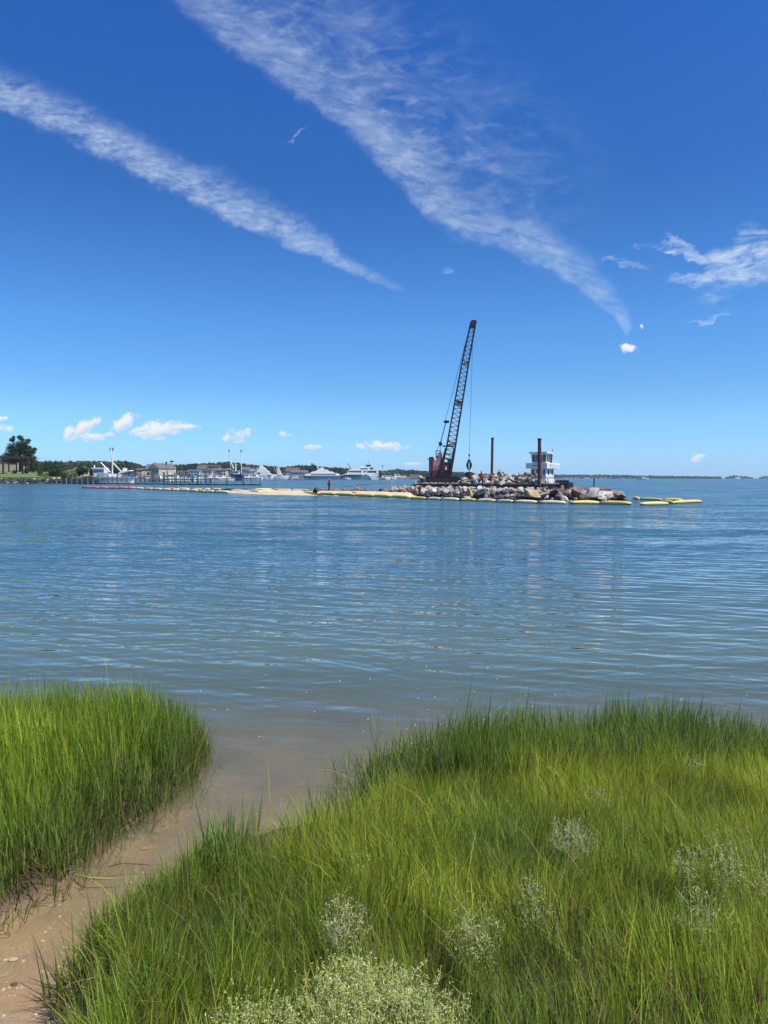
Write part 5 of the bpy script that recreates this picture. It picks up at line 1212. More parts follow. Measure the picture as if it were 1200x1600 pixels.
wood('woodland', [(600, 737), (612, 735.5), (624, 733.5), (634, 736), (646, 735), (660, 737), (690, 738), (740, 739.5)], 746.5, 1350, 'dark green wood on the shore between the second yacht and the crane', 2600, 2.6)
wood('woodland', [(735, 740), (770, 741), (800, 741.5), (850, 741.5), (885, 741.8), (935, 742), (980, 742), (1000, 743), (1060, 743.5), (1127, 744.5)], 747, 2720, 'long low wood along the far shore right of the tug', 5200, 3.6, 120)
wood('woodland', [(1133, 746), (1140, 743.2), (1150, 742.6), (1162, 743.6), (1176, 745.5)], 747, 3020, 'wood on the small island near the right edge', 420, 3.8, 80)
wood('woodland', [(1186, 746), (1193, 743), (1210, 743), (1400, 742), (1495, 744)], 747, 3020, 'wood on the headland cut by the right edge', 2000, 3.8, 80)
wood('woodland', [(-420, 722), (-300, 718), (-150, 722), (0, 728), (60, 726)], 742, 330, 'dense wood behind the pergola at the far left', 3600, 1.0, 30, 'leaf_dark')
for i, px in enumerate([882, 888, 893, 899, 906, 913, 918, 925, 931, 939, 946, 953, 961, 967, 975, 983, 992, 1003, 1012, 1021]):
    d = 2620 if px < 960 else 2800; k = mpp(d); q = at(px, 747, d); w_ = random.uniform(1.2, 2.8) * k; h_ = random.uniform(.8, 1.5) * k
    r_ = empty('house', (q.x, q.y, farZ), random.uniform(-.4, .4), 'tiny pale waterfront house on the far shore', 'house', 'houses on the far shore')
    MB().box((0, 0, h_ / 2), (w_, 7, h_)).build('wall', M['white_house'], r_); MB().prism([(-w_ / 2 - .4, h_), (w_ / 2 + .4, h_), (0, h_ + 2.2)], -3.8, 3.8).build('roof', M['roof_grey'], r_)

# big tree, pergola and garden
def big_tree():
    d = 262; q = at(31, 738, d); k = mpp(d); H_ = (738 - 681) * k
    root = empty('broadleaf_tree', (q.x, q.y, q.z), 0, 'big dark tree with ragged top towering over the pergola', 'tree')
    r = np.random.default_rng(5); P = []; Nn = []
    def px2(x, y): return np.array([(x - 31) * k, 0, (738 - y) * k])
    cl = [(17, 700, 7), (15, 712, 7), (22, 706, 8), (27, 696, 7), (31, 703, 9), (37, 698, 7), (43, 694, 5), (40, 708, 9), (48, 712, 7), (53, 705, 4), (52, 718, 6), (24, 688, 3.5), (31, 684, 3.5), (37, 687, 3), (45, 689, 3), (28, 716, 9), (40, 720, 8), (18, 720, 6), (50, 726, 7), (46, 700, 4), (55, 702, 2.5), (22, 683.5, 2)]
    for (x, y, rr) in cl:
        c = px2(x, y) + np.array([0, r.uniform(-1.6, 1.6), 0]); n = int(75 * rr); dd = r.normal(0, 1, (n, 3)); dd /= np.linalg.norm(dd, axis=1)[:, None]
        P.append(c + dd * (rr * k * r.uniform(.3, 1.45, n))[:, None] * np.array([1, .9, .85])); Nn.append(dd)
    P = np.concatenate(P); Nn = np.concatenate(Nn); n = len(P); nn = Nn * .6 + r.normal(0, .6, (n, 3)); nn /= np.linalg.norm(nn, axis=1)[:, None]
    a = np.cross(nn, r.normal(0, 1, (n, 3))); a /= np.linalg.norm(a, axis=1)[:, None]; b = np.cross(nn, a); s = r.uniform(.12, .34, (n, 1))
    v = np.stack([P + a * s, P + b * s * .6, P - a * s, P - b * s * .6], 1).reshape(-1, 3)
    link('crown', np_mesh('crown', v, [(4, np.arange(n * 4).reshape(-1, 4))], M['leaf']), root)
    mb = MB(); mb.path([(0, 0, -1), (.1, 0, H_ * .3), (0, 0, H_ * .6)], [.5, .38, .2], 8)
    for x, y, _ in cl[::2]: mb.path([(0, 0, H_ * .25), Vector(px2(x, y)) * .6 + Vector((0, 0, H_ * .1)), px2(x, y)], [.2, .12, .05], 5)
    mb.build('trunk', M['trunk'], root)
big_tree()
dP = 248.0; k = mpp(dP)
pe = at(25, 739, dP); pr = empty('pergola', (pe.x, dP, pe.z), 0, 'dark timber pergola on the lawn under the big tree', 'pergola')
def PG(px, py, off=0): q = at(px, py, dP + off); return Vector((q.x - pe.x, off, q.z - pe.z))
for px, off in ((4.5, 0), (13.8, 0), (26, 1), (45, 0), (5, 4), (34.5, 3), (26, 4)): MB().box((PG(px, 728, off) ), (.38 if px != 34.5 else .8, .38, 25 * k)).build('post', M['darkwood'], pr)
for off in (0, 4): MB().box(PG(24.5, 716, off), (45 * k, .25, .35)).build('beam', M['darkwood'], pr)
for i in range(14): x = PG(2 + i * 3.4, 714.3, 2); MB().box(x, (.14, 5.4, .3)).build('rafter', M['darkwood'], pr)
MB().box(PG(24, 720, .3), (38 * k, .12, .8)).build('lattice_panel', M['darkwood'], pr)
gw = at(29, 739.5, 246); w0 = empty('garden_wall', (gw.x, 246, gw.z), 0, 'low pale stone terrace wall in front of the pergola', 'garden wall')
for px, py, w_, h_ in ((14, 739.5, 3, 3.6), (23, 740.5, 14, 1.3), (30, 738.5, 6, 2.5), (46, 739.3, 2, 3), (38, 741.5, 12, 1.4)):
    q = at(px, py, 246 - w_ * .02) - w0.location; MB().box(q, (w_ * k, .5, h_ * k)).build('wall_block', M['pergola_stone'], w0)
gh = at(10, 735, 285); r_ = empty('house', (gh.x, 285, 3), 0, 'pale house wall glimpsed through the pergola', 'house'); MB().box((0, 0, 2.8), (11, 6, 5)).build('wall', M['tan_house'], r_); MB().prism([(-6, 5.3), (6, 5.3), (3, 7.2), (-3, 7.2)], -3.4, 3.4).build('roof', M['roof_grey'], r_)
for px, top, bot, w_, d, pool, lab in (
    (52, 711, 744, 13, 258, CRD, 'dark narrow tree growing tight against the right of the big tree'),
    (62, 716, 746, 14, 252, CRN, 'green tree right of the pergola and the dark narrow tree'),
    (72, 715, 746, 14, 262, CRD, 'dark round tree behind the shrubs above the seawall'),
    (128, 724, 748, 24, 262, CRD, 'dark green tree behind the timber bulkhead left of the white trawler')):
    tree(px, top, bot, w_, d, lab, pool=pool)
for px, top, bot, w_, d, pool, lab in (
    (64, 735, 749, 12, 240, CRL, 'bright green bush at the right end of the lawn'), (73, 739, 752, 14, 236, CRL, 'low yellow-green bush at the edge of the seawall'),
    (86, 727, 752, 26, 238, CRN, 'large mid green bush overhanging the end of the seawall'), (100, 730, 751, 20, 240, CRL, 'light green bush right of the large overhanging one'),
    (112, 731, 750, 20, 244, CRL, 'light green bush above the first bulkhead panels'), (136, 741, 750, 22, 240, CRL, 'low green hedge above the right end of the bulkhead'),
    (66, 751, 759, 12, 230, CRL, 'yellow-green weed growing out of the seawall at the water'), (24, 732, 741, 12, 252, CRL, 'green shrub inside the pergola'), (41, 728, 741, 8, 252, CRN, 'grey-green shrub by the right post of the pergola')):
    tree(px, top, bot, w_, d, lab, kind='shrub', pool=pool, name='shrub')

# timber bulkhead, docks
def dock(name, px0, px1, d0, d1, ztop, zdeck, step, label, cat, deckw=2.4, deep=True, panels=False, m='pile', rail=None):
    a = Vector((*gp(px0, d0), 0)); b = Vector((*gp(px1, d1), 0)); L_ = (b - a).length; rz = math.atan2(b.y - a.y, b.x - a.x)
    root = empty(name, a, rz, label, cat); n = int(L_ / step)
    MB().box((L_ / 2, deckw / 2, zdeck), (L_, deckw, .22)).build('deck', M['wood'], root)
    pm = MB().tube((0, 0, -1.2), (0, 0, 1.0), .17, .15, 7).build('piling', M[m], root); me = pm.data; pm.location = (0, -.2, 0)
    cnt = 0
    for i in range(n + 1):
        for y in ((-.2, deckw + .2) if i % 2 == 0 else (-.2,)):
            if cnt == 0 and i == 0 and y < 0: cnt = 1; z = ztop; pm.scale = (1, 1, z); continue
            z = ztop * random.uniform(.8, 1.08) if callable(ztop) is False else ztop(i / n)
            link('piling', me, root, (i * L_ / n + random.uniform(-.1, .1), y, 0), (random.uniform(-.03, .03), random.uniform(-.03, .03), 0), (random.uniform(.8, 1.2), random.uniform(.8, 1.2), z))
    if panels:
        for i in range(n): MB().box(((i + .5) * L_ / n, -.02, zdeck * .55), (L_ / n - .35, .12, zdeck * .75)).build('panel', M['wood'], root)
    if rail: MB().box((L_ / 2, -.35, rail), (L_, .12, .16)).build('rail', M[m], root)
    MB().box((L_ / 2, .5, .12), (L_, .3, .35)).build('wet_waler', M['wetwood'], root)
    return root
dock('timber_bulkhead', 96, 146, 227, 221, 1.75, 1.6, 2.0, 'brown timber bulkhead with square panels below the bushes', 'bulkhead', panels=True, m='wood')
dock('timber_dock', 147, 257, 219, 214, 3.0, 1.25, 1.45, 'grey timber dock with tall pilings in front of the white trawler', 'dock', rail=1.7)
dock('timber_pier', 257, 328, 206, 200, 3.6, 1.5, 1.35, 'broad grey pier with thick pilings left of the long low rail', 'pier', deckw=4, rail=2.6)
dock('timber_pier', 328, 406, 199, 197, 1.9, 1.75, 2.05, 'narrow low pier with thin posts reaching out in front of the blue trawler', 'pier', deckw=.35)
mb = MB()
for i in range(150):
    px = random.uniform(326, 406); q = Vector((*gp(px, random.uniform(196.6, 198)), random.uniform(0, .18))); mb.box(q, (random.uniform(.3, .9), .4, random.uniform(.15, .4)), random.uniform(0, 3))
mb.build('floating_cages', M['wetwood'], kind='stuff', label='line of dark floating gear along the foot of the narrow pier', cat='floating gear')
dock('marina_dock', 335, 482, 520, 640, 1.6, 1.2, 3.4, 'long grey marina dock below the moored yachts', 'dock', deckw=3)
dock('marina_dock', 590, 662, 720, 1050, 3.2, 1.6, 3.5, 'far marina dock with many pilings right of the second yacht', 'dock', deckw=3)
dock('marina_dock', 524, 545, 700, 702, 2.8, 1.4, 2.2, 'short green-grey dock between the two yachts', 'dock', deckw=3)
dock('marina_dock', 205, 300, 300, 320, 4.2, 1.3, 2.6, 'inner marina dock with tall pilings in front of the cream house', 'dock', deckw=3)
# ------------------------------------------------------------ houses of the harbour
def house(px0, px1, roof, eave, base, d, wallm, roofm, label, rz=0.0, dep=9.0, gable='side', nwin=3, chim=True, name='house', rows=1):
    k = mpp(d); cx = (px0 + px1) / 2; q = at(cx, base, d + dep / 2); root = empty(name, (q.x, d + dep / 2, 1.0), rz, label, 'house')
    zt = at(cx, eave, d).z - 1.0; zr = at(cx, roof, d).z - 1.0; w_ = (px1 - px0) * k
    MB().box((0, 0, zt / 2), (w_, dep, zt)).build('wall', wallm, root)
    if gable == 'side': vs = [(-w_ / 2 - .4, -dep / 2 - .4, zt), (w_ / 2 + .4, -dep / 2 - .4, zt), (w_ / 2 + .4, dep / 2 + .4, zt), (-w_ / 2 - .4, dep / 2 + .4, zt), (-w_ / 2 - .2, 0, zr), (w_ / 2 + .2, 0, zr)]
    else: vs = [(-w_ / 2 - .4, -dep / 2 - .5, zt), (w_ / 2 + .4, -dep / 2 - .5, zt), (w_ / 2 + .4, dep / 2 + .4, zt), (-w_ / 2 - .4, dep / 2 + .4, zt), (0, -dep / 2 - .5, zr), (0, dep / 2 + .4, zr)]
    if gable == 'side': MB().add(vs, [(0, 1, 5, 4), (2, 3, 4, 5), (0, 4, 3), (1, 2, 5), (0, 3, 2, 1)]).build('roof', roofm, root)
    else:
        MB().add(vs, [(0, 4, 5, 3), (1, 2, 5, 4), (2, 3, 5), (0, 1, 4), (0, 3, 2, 1)]).build('roof', roofm, root)
        MB().add([(-w_ / 2, -dep / 2 - .55, zt + .05), (w_ / 2, -dep / 2 - .55, zt + .05), (0, -dep / 2 - .55, zr - .25), (-w_ / 2, -dep / 2 - .35, zt + .05), (w_ / 2, -dep / 2 - .35, zt + .05), (0, -dep / 2 - .35, zr - .25)], [(0, 1, 2), (5, 4, 3), (0, 3, 4, 1), (1, 4, 5, 2), (2, 5, 3, 0)]).build('gable', wallm, root)
    for r_ in range(rows):
        for i in range(nwin):
            x = (i + .5) / nwin * w_ - w_ / 2; z = zt * (r_ + .55) / rows
            f = MB().box((x, -dep / 2 - .03, z), (1.25, .1, 1.5)).build('window', M['white'], root); MB().box((x, -dep / 2 - .1, z), (.95, .06, 1.2)).build('pane', M['glass'], f)
    if chim: MB().box((w_ * .22, dep * .1, zr + .2), (.7, .7, 1.6)).build('chimney', M['brick'], root)
    return root
house(244, 264, 723.5, 732, 745, 430, M['tan_house'], M['roof_grey'], 'cream gabled house with its sunlit gable above the docks', rz=math.radians(-24), dep=15, gable='front', nwin=3, rows=2)
house(231, 246, 725, 733, 745, 436, M['tan_house'], M['roof_grey'], 'grey roofed wing joined left of the cream gabled house', dep=8, nwin=2)
house(259, 271, 726, 735, 745, 445, M['grey_house'], M['roof_brown'], 'brown roofed house behind the right side of the cream gabled house', dep=8, nwin=2)
house(216, 226, 731, 734, 745, 440, M['tan_house'], M['roof_brown'], 'small tan building left of the cream gabled house', nwin=2, chim=False)
house(296, 314, 733.5, 736, 746, 470, M['white_house'], M['bluecover'], 'low shed with a blue roof near the pier', nwin=4, chim=False, dep=7)
house(310, 323, 726.5, 733, 746, 560, M['brick'], M['roof_brown'], 'dark red brick building behind the blue roofed shed', nwin=4, chim=False)
house(322, 344, 727, 728.5, 746, 575, M['tan_brick'], M['roof_brown'], 'tan brick building right of the dark red one', nwin=6, chim=True, rows=2)
house(313, 334, 733.8, 734.8, 747, 520, M['white_house'], M['roof_grey'], 'long pale grey harbour building with a row of windows', nwin=7, chim=False, rows=2)
house(334, 348, 732, 735, 747, 523, M['grey_house'], M['roof_grey'], 'grey harbour building right of the long pale one', nwin=4, chim=False, rows=2)
house(347, 355, 732.5, 734.5, 747, 518, M['tan_house'], M['roof_grey'], 'small cream building left of the blue trawler', nwin=2, chim=False)
house(354, 362, 731.5, 734.5, 747, 540, M['navy'], M['roof_grey'], 'dark blue building behind the left mast of the blue trawler', nwin=2, chim=False)
house(379, 391, 729.5, 734, 747, 600, M['grey_house'], M['roof_grey'], 'grey gabled house right of the blue trawler', nwin=3, rows=2)
house(390, 400, 731, 736, 747, 596, M['white_house'], M['roof_grey'], 'small white house between two grey gabled houses', gable='front', nwin=2)
house(398, 408, 730, 735.5, 747, 604, M['grey_house'], M['roof_grey'], 'dark grey house left of the tall white motor yacht', gable='front', nwin=2)
house(447, 468, 730.5, 736.5, 748, 730, M['grey_house'], M['roof_brown'], 'wide house with a big grey brown roof behind the long marina dock', nwin=6, chim=False)
house(455, 481, 734.5, 738, 748, 700, M['grey_house'], M['roof_grey'], 'long low grey building left of the first yacht', nwin=8, chim=False, rows=2)
house(121, 133, 729, 734.5, 746, 310, M['tan_house'], M['roof_grey'], 'pale house between the bushes left of the white trawler', nwin=2)
house(108, 114, 733.5, 737, 746, 320, M['white_house'], M['roof_brown'], 'small white house half hidden by the light green bushes', nwin=1)
house(640, 655, 741.5, 743, 747, 1080, M['tan_house'], M['roof_brown'], 'low tan building on the shore left of the crane', nwin=5, chim=False)

# ------------------------------------------------------------ boats
def hull_loft(L_, B_, H_, mb=None, bow=1, sheer=.35):
    rings = []
    for t in np.linspace(0, 1, 9):
        x = (t - .5) * L_ * bow; b = B_ / 2 * (1 - max(0, (t - .45) / .55) ** 2.2) * (0.9 + .1 * min(1, t * 4)); b = max(b, .03); zz = H_ + sheer * t * t * H_
        rings.append([Vector((x + bow * .12 * L_ * max(0, t - .8), -b, zz)), Vector((x, -b * .8, .1)), Vector((x - bow * .02 * L_ * t, 0, -.35)), Vector((x, b * .8, .1)), Vector((x + bow * .12 * L_ * max(0, t - .8), b, zz))])
    return (mb or MB()).loft(rings)
def small_boat(px, py, d, L_, label, rz=0.0, hullm='gel', cabin=True, tower=False, mast=0.0, group=None, cat='boat', name='motor_boat', cover=None):
    q = at(px, py, d); root = empty(name, (q.x, d, 0), rz, label, cat, group); H_ = L_ * .13
    hull_loft(L_, L_ * .3, H_).build('hull', M[hullm], root)
    if cabin:
        x0 = -L_ * .12; c_ = MB(); c_.prism([(x0, H_ * .9), (x0 + L_ * .42, H_ * 1.05), (x0 + L_ * .27, H_ * 2.1), (x0 + L_ * .03, H_ * 2.2)], -L_ * .1, L_ * .1); cb = c_.build('cabin', M['gel'], root)
        MB().prism([(x0 + L_ * .06, H_ * 1.5), (x0 + L_ * .31, H_ * 1.5), (x0 + L_ * .25, H_ * 1.95), (x0 + L_ * .08, H_ * 1.95)], -L_ * .1 - .04, L_ * .1 + .04).build('window', M['glass'], cb)
    if tower:
        mb = MB()
        for sx in (-.1, .12):
            for sy in (-1, 1): mb.tube((sx * L_, sy * L_ * .09, H_ * 2), (sx * L_ * .6, sy * L_ * .06, H_ * 3.6), .05, n=4)
        mb.box((0, 0, H_ * 3.6), (L_ * .26, L_ * .18, .12)); mb.build('tower', M['white'], root)
    if mast:
        mb = MB(); mb.tube((L_ * .05, 0, H_), (L_ * .05, 0, mast), .09, .05, 5); mb.tube((L_ * .05, 0, H_ * 2.6), (-L_ * .32, 0, H_ * 2.4), .1, n=5); mb.build('mast', M['white'], root)
    if cover: MB().prism([(-L_ * .45, H_), (-L_ * .1, H_), (-L_ * .1, H_ * 2), (-L_ * .42, H_ * 1.8)], -L_ * .12, L_ * .12).build('canvas_cover', M[cover], root)
    return root
mar = [(212, 745, 340, 9, 'white cabin boat moored just right of the white trawler', .3, 0, 0, 'bluecover'), (222, 745.5, 350, 8, 'white boat with blue canvas left of the cream house', -.5, 0, 0, 'bluecover'),
       (232, 745, 360, 10, 'white sport boat below the wing of the cream house', .2, 1, 0, None), (246, 745, 350, 9, 'white boat below the cream gable', -.3, 0, 0, None), (256, 745, 355, 10, 'white boat with a small tower right of the cream gable', .6, 1, 0, None),
       (266, 744.5, 370, 12, 'white yacht with a thin mast behind the thick pilings', .1, 0, 11, None), (272, 744.5, 380, 12, 'white sailing boat with bare mast right of the brown roof', -.2, 0, 12, None),
       (281, 745, 380, 11, 'white boat with tower in front of the dark trees', .4, 1, 0, None), (290, 745, 390, 11, 'white cruiser left of the blue roofed shed', -.2, 1, 0, 'bluecover'), (301, 746, 400, 10, 'white boat in front of the blue roofed shed', .1, 0, 0, None),
       (312, 746.5, 430, 12, 'white cruiser below the dark red brick building', .3, 1, 0, None), (322, 746.5, 440, 11, 'white boat in front of the long pale building', -.3, 0, 0, None), (333, 747, 450, 12, 'white cruiser at the right end of the long pale building', .2, 1, 0, None),
       (344, 747, 455, 11, 'white boat below the grey harbour building', -.1, 0, 0, None), (354, 747, 450, 10, 'white boat moored left of the blue trawler', .3, 0, 0, None),
       (387, 747, 520, 14, 'white cruiser moored right of the blue trawler', .1, 1, 0, None), (396, 747, 540, 14, 'white cruiser left of the tall white motor yacht', -.1, 1, 0, None),
       (430, 748, 640, 14, 'white boat just right of the tall white motor yacht', .2, 0, 0, None), (446, 748, 650, 12, 'white boat in front of the big grey brown roof', -.2, 1, 0, None), (463, 748, 660, 13, 'white boat near the end of the long marina dock', .1, 0, 0, None),
       (599, 748, 760, 15, 'white cruiser just right of the second yacht', .2, 1, 0, None), (608, 748, 800, 16, 'white cruiser left of the white roofed marina boats', -.1, 1, 0, None), (619, 747.5, 900, 22, 'largest white boat of the far marina under the green wood', .1, 1, 0, None), (630, 747.8, 950, 16, 'rightmost white boat of the far marina', -.2, 0, 0, None),
       (541, 748.6, 690, 9, 'small white boat at the short dock between the yachts', 3.0, 0, 0, None)]
for px, py, d, L_, lab, rz, tw, ms, cv in mar: small_boat(px, py, d, L_, lab, rz + (math.pi if random.random() < .4 else 0), tower=bool(tw), mast=ms, group='small white boats in the harbour', cover=cv)
small_boat(1005, 749, 900, 14, 'dark hulled motor boat crossing the open bay at the right', 0.15, hullm='silver', group=None)
for px, d, L_ in ((1139, 1500, 7), (1151, 2300, 24), (1166, 2000, 9), (917, 2300, 14), (884, 2300, 12), (972, 2300, 10)):
    small_boat(px, 747.6, d, L_, {1139: 'tiny white boat left of the small island', 1151: 'tiny white boat with a dark cabin in front of the small island', 1166: 'tiny white boat right of the small island centre',
               917: 'tiny white boat off the far shore', 884: 'tiny white boat on the far shore just right of the tug', 972: 'tiny white boat off the far shore left of the motor boat'}[px], .1, cabin=px in (1151, 917), group='tiny boats on the horizon')

# masts, lamp posts and other uprights of the harbour
def pole(px, top, base, d, r, label, head=None, name='pole', cat='pole'):
    a, b = at(px, base, d), at(px, top, d); root = empty(name, (a.x, d, a.z - 1), 0, label, cat)
    MB().tube((0, 0, 0), (0, 0, b.z - a.z + 1), r, r * .7, 6).build('shaft', M['pile'], root)
    if head: MB().box((0, 0, b.z - a.z + 1), head).build('head', M['steel_dark'], root)
pole(208.5, 729.5, 748, 300, .16, 'pale lamp post standing on the dock right of the white trawler', (1.2, .3, .25), 'lamp_post', 'lamp post')
pole(268.5, 721, 746, 330, .10, 'pale lattice pole with a dark nest platform on top', (1.4, 1.2, .6), 'nest_pole', 'pole')
pole(260.5, 723.5, 746, 330, .14, 'dark thin pole left of the nest platform', None, 'pole', 'pole')
pole(597.5, 728, 747, 760, .22, 'dark lamp pole right of the second yacht', (2.5, .5, .7), 'lamp_post', 'lamp post')
pole(487.5, 724.5, 747, 720, .13, 'pale lamp pole in front of the tallest tree', (1.2, .5, .8), 'lamp_post', 'lamp post')
pole(466.5, 729, 747, 720, .13, 'pale lamp pole above the long low grey building', (.9, .5, .6), 'lamp_post', 'lamp post')

# ------------------------------------------------------------ trawlers and yachts built from their own outlines
class Craft:
    def __init__(s, name, px, py, d, label, cat):
        s.d = d; q = at(px, py, d); s.o = q; s.root = empty(name, (q.x, d, 0), 0, label, cat)
    def p(s, px, py, off=0.0): q = at(px, py, s.d); return Vector((q.x - s.o.x, off, q.z))
    def slab(s, name, pts, y0, y1, m, parent=None):
        P = [s.p(*a) for a in pts]; return MB().prism([(v.x, v.z) for v in P], y0, y1).build(name, m if not isinstance(m, str) else M[m], parent or s.root)
    def tubes(s, name, segs, r, m, off=0.0):
        mb = MB()
        for g in segs: mb.tube(s.p(g[0], g[1], off), s.p(g[2], g[3], off if len(g) < 5 else g[4]), r, r * .8, 5)
        return mb.build(name, M[m], s.root)
    def hull(s, x0, x1, top0, top1, beam, m, bow=-1, wl=None, rake=0.15):
        """bow -1: bow on the left (x0). top0/top1 sheer height at x0/x1"""
        rings = []
        for t in np.linspace(0, 1, 11):
            u_ = t if bow > 0 else 1 - t           # u_ = 1 at the bow
            b = max(.05, beam / 2 * (1 - max(0, (u_ - .45) / .55) ** 2.0)); px = x0 + (x1 - x0) * t
            top = s.p(px, top0 + (top1 - top0) * t); L_ = s.p(x1, 745).x - s.p(x0, 745).x
            low_shift = -bow * rake * L_ * max(0, u_ - .75) / .25 * .5
            rings.append([Vector((top.x, -b, top.z)), Vector((top.x + low_shift, -b * .82, -.2)), Vector((top.x + low_shift, b * .82, -.2)), Vector((top.x, b, top.z))])
        return MB().loft(rings).build('hull', M[m], s.root)
t = Craft('fishing_trawler', 170, 752, 245, 'white fishing trawler with raised outriggers behind the grey dock', 'fishing boat')
t.hull(142, 206, 744.5, 745.5, 4.6, 'gel', -1)
t.slab('forecastle', [(143, 744.5), (150, 741), (156, 744.5)], -1.4, 1.4, 'gel')
c = t.slab('wheelhouse', [(148.5, 745), (148.5, 733), (166, 733), (166, 745)], -1.7, 1.7, 'gel')
for x0, x1 in ((150, 153), (154, 157), (158, 161), (162.3, 165)): t.slab('window', [(x0, 738), (x0, 734.8), (x1, 734.8), (x1, 738)], -1.78, -1.7, 'tintglass', c)
t.slab('wheelhouse_roof', [(146.5, 732.6), (146.5, 730.8), (166, 730.8), (166, 732.6)], -2.1, 2.1, 'gel')
t.slab('lower_cabin', [(156, 747), (156, 739), (169, 739), (169, 747)], -1.9, 1.9, 'silver')
t.tubes('mast', [(175.5, 740, 175.5, 722), (175.5, 724, 172.8, 701), (175.5, 724, 176.2, 701), (147.5, 731, 147.5, 726.5)], .22, 'white')
t.tubes('outrigger', [(173, 737.5, 158.5, 722.5)], .24, 'white', -.6)
t.tubes('outrigger', [(176, 723.5, 189, 737)], .24, 'white', .4)
t.tubes('rigging', [(175.5, 727, 188, 737.5), (175, 722, 160, 731), (158.5, 722.5, 163, 731)], .05, 'cable')
for x in (172.4, 176.4): t.slab('outrigger_tip', [(x - .7, 704), (x - .5, 699.5), (x + .7, 699.5), (x + .5, 704)], -.2, .2, 'steel_dark')
t.slab('aft_deckhouse', [(170, 744.5), (170, 740), (192, 740.5), (192, 744.5)], -1.5, 1.5, 'gel')
t.slab('aft_canopy', [(187, 739.5), (191, 736.5), (205, 734.6), (205.5, 736), (192, 739), (188, 741)], -1.7, 1.7, 'gel')
t.slab('net_gear', [(192, 736.5), (193, 731), (198, 732), (197, 736)], -.6, .6, 'white')
t.slab('blue_awning', [(199, 745), (199, 740), (208, 739.5), (208, 745)], -1.6, 1.6, 'bluecover')
t = Craft('fishing_trawler', 371, 750, 455, 'blue hulled fishing trawler with two tall white outriggers', 'fishing boat')
t.hull(360, 380, 741.5, 742.2, 6.5, 'navy', -1, rake=.1)
t.slab('bulwark', [(360.5, 742), (363, 740.6), (378, 740.8), (380, 742)], -3.0, 3.0, 'navy')
c = t.slab('wheelhouse', [(364.8, 741), (364.8, 736), (374, 736), (374, 741)], -2, 2, 'gel')
t.slab('window', [(365.6, 738.6), (365.6, 737), (373.2, 737), (373.2, 738.6)], -2.1, -2, 'glass', c)
t.slab('wheelhouse_roof', [(364.2, 736), (364.2, 735.3), (374.6, 735.3), (374.6, 736)], -2.3, 2.3, 'gel')
t.tubes('mast', [(368.8, 736, 368.8, 726), (366.8, 726.3, 370.8, 726.3), (368, 720, 368, 736)], .22, 'white')
t.tubes('outrigger', [(361, 741, 358.8, 704.5)], .27, 'white'); t.tubes('outrigger', [(377.5, 741, 376.3, 704.5)], .27, 'white')
t.tubes('boom', [(360.6, 720.5, 365.6, 732.5)], .42, 'white', -.8)
for x in (358, 376.8): t.slab('outrigger_tip', [(x - 1.2, 706), (x - .2, 702.5), (x + .9, 703), (x + .6, 706)], -.3, .3, 'steel_dark')
# tall white motor yacht at the left of the long dock
t = Craft('motor_yacht', 414, 748, 600, 'tall white motor yacht with three stepped decks beside the grey houses', 'yacht')
t.hull(402, 428, 742.5, 741, 6.5, 'gel', 1)
c = t.slab('main_deck', [(402, 743), (402, 736.5), (418, 736.5), (425, 742)], -3, 3, 'gel'); t.slab('window', [(403.5, 740.5), (403.5, 738.5), (407.5, 738.5), (407.5, 740.5)], -3.1, -3, 'glass', c)
t.slab('middle_deck', [(402, 736.6), (403, 732.5), (414, 732.5), (421, 737.2), (421, 738)], -2.6, 2.6, 'gel'); t.slab('flybridge', [(405.5, 732.6), (406, 729), (411, 729), (416.5, 733)], -2, 2, 'gel')
t.slab('radar_arch', [(406, 729), (407, 726), (409, 726), (411, 729)], -1.4, 1.4, 'gel')
# sport boat with towers
t = Craft('sport_boat', 437, 748, 640, 'white sport fishing boat with a leaning tower at the long marina dock', 'boat')
t.hull(424, 452, 743.5, 742.5, 5, 'gel', 1); t.slab('cabin', [(424, 743.5), (424, 741), (432, 741), (433, 743.5)], -2, 2, 'gel'); t.slab('tower', [(433.5, 741), (432.5, 733), (434.5, 731), (436.5, 733), (440.5, 741.5), (438, 742.5)], -1.4, 1.4, 'gel')
t.tubes('outrigger', [(432, 739.5, 426, 726), (434, 737, 430.5, 726.5), (436.5, 732, 433, 729), (440, 744, 444, 738)], .14, 'white')
# the two large yachts
t = Craft('motor_yacht', 502, 749, 700, 'long sleek white and silver yacht with a white radar mast behind the red person', 'yacht')
t.hull(475, 532, 743.2, 743.5, 8.0, 'silver', -1, rake=.22)
t.slab('sheer_stripe', [(477, 743.4), (477, 742.4), (531, 742.2), (531, 743.6)], -4.2, 4.2, 'gel')
c = t.slab('main_deck', [(475, 742.5), (484, 739.8), (494, 738.5), (527, 739), (531, 742.5)], -3.4, 3.4, 'gel'); t.slab('window', [(486, 742.1), (487, 740.9), (525, 740.9), (525, 742.2)], -3.5, -3.4, 'glass', c)
t.slab('upper_deck', [(484, 739), (489, 736.6), (495, 735.6), (518, 736.4), (523, 738.8)], -2.7, 2.7, 'gel'); t.slab('flybridge', [(493, 736), (497, 734), (512, 733.6), (514, 736.4)], -2.2, 2.2, 'gel')
t.slab('mast_base', [(497, 734), (498, 732), (506, 731.6), (507.5, 735)], -1.5, 1.5, 'gel'); t.slab('radome', [(495, 731.8), (495.6, 729.4), (497.4, 729), (498.2, 731.8)], -.9, .9, 'gel')
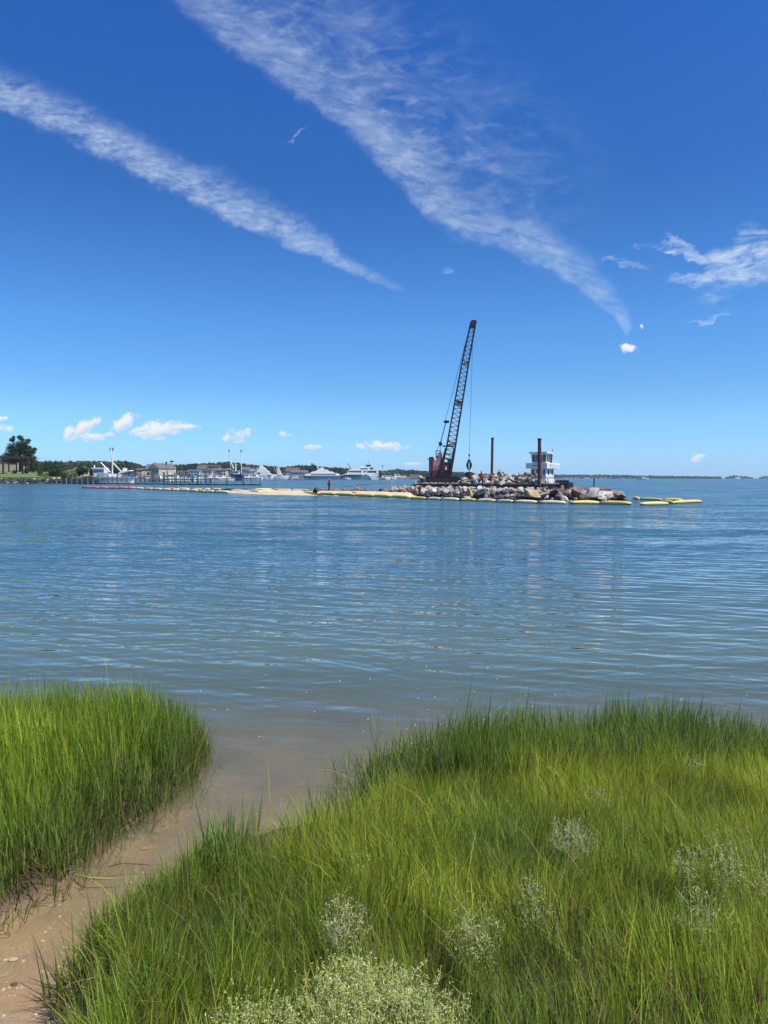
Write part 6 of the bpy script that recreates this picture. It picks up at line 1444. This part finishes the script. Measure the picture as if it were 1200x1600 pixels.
t.slab('radar_mast', [(500.5, 732), (501.5, 727), (501.2, 722.3), (502.2, 722.3), (503.2, 727), (504.6, 732)], -.35, .35, 'gel'); t.slab('mast_spreader', [(500.2, 727.6), (500.2, 727), (504, 727), (504, 727.6)], -1.5, 1.5, 'gel')
t.slab('sun_cover', [(518, 745.5), (520, 740), (531, 741), (531, 745)], -3, 3, 'gel')
t = Craft('motor_yacht', 563, 749, 700, 'large white three deck yacht with dark mast and open white stern', 'yacht')
t.hull(533, 592, 741.5, 743.8, 9.0, 'silver', -1, rake=.16)
t.slab('transom', [(576.5, 743), (588, 744.5), (591.5, 749.4), (581, 749.4)], -4.7, 4.7, 'white')
c = t.slab('main_deck', [(533, 742.6), (541, 739.6), (550, 739.2), (592, 741), (591, 744), (577, 744.2), (560, 744)], -4.1, 4.1, 'gel')
t.slab('window', [(536, 743.8), (537, 741.8), (567, 741.8), (563, 744.4), (540, 744.8)], -4.55, -4.1, 'glass', c); t.slab('window', [(569, 742.6), (569, 741.6), (574, 741.6), (574, 742.8)], -4.2, -4.1, 'glass', c)
c = t.slab('second_deck', [(542, 739.4), (545, 735), (551, 733.6), (570, 733.6), (591, 734.2), (592, 740.6), (586, 741), (560, 739.8)], -3.5, 3.5, 'gel')
t.slab('window', [(544.5, 737.9), (545.5, 736), (564.5, 736), (564.5, 738.2)], -3.6, -3.5, 'glass', c); t.slab('window', [(568.5, 738), (568.5, 736), (571.5, 736), (571.5, 738.2)], -3.6, -3.5, 'glass', c); t.slab('window', [(574, 738.6), (574, 736), (588, 735.8), (588, 738.4)], -3.6, -3.5, 'glass', c)
t.slab('aft_shade', [(584, 742.8), (584, 740.2), (593, 740.4), (592, 743)], -3.6, 3.6, 'glass')
c = t.slab('top_deck', [(544.5, 735), (550, 732.2), (556, 731), (572, 730.4), (578, 733.6), (578, 735)], -2.9, 2.9, 'gel'); t.slab('window', [(563, 733.2), (563, 731.9), (574, 731.8), (575, 733.2)], -3.0, -2.9, 'glass', c)
t.slab('satellite_dome', [(562, 731.4), (563, 728.6), (565, 727.6), (567.6, 728.6), (569, 731)], -1.2, 1.2, 'gel')
t.slab('dark_mast', [(571.5, 729), (571.8, 726.4), (578.8, 726), (579, 729)], -1.3, 1.3, 'steel_dark'); t.slab('dark_stack', [(578, 733.4), (578.5, 730.4), (582.5, 730.6), (583.5, 733.4)], -1.4, 1.4, 'steel_dark')
t.tubes('antenna', [(575.2, 727, 575.2, 720.5)], .18, 'steel_dark'); t.tubes('crane_arm', [(547.5, 731.5, 543.2, 724)], .35, 'steel_dark')

# ------------------------------------------------------------ air
hz_ = MB().box((0, 1980, 30), (5600, 4080, 66)).build('haze', bpy.data.materials.new('thin_air'), kind='stuff', label='thin summer haze over the bay', cat='haze')
hm_ = hz_.data.materials[0]; hm_.use_nodes = True; hn = hm_.node_tree; hn.nodes.clear()
ho = hn.nodes.new('ShaderNodeOutputMaterial'); hv = hn.nodes.new('ShaderNodeVolumePrincipled')
hv.inputs['Color'].default_value = (0.72, 0.86, 1.0, 1); hv.inputs['Density'].default_value = 0.00010; hv.inputs['Anisotropy'].default_value = 0.2
hn.links.new(hv.outputs[0], ho.inputs['Volume'])
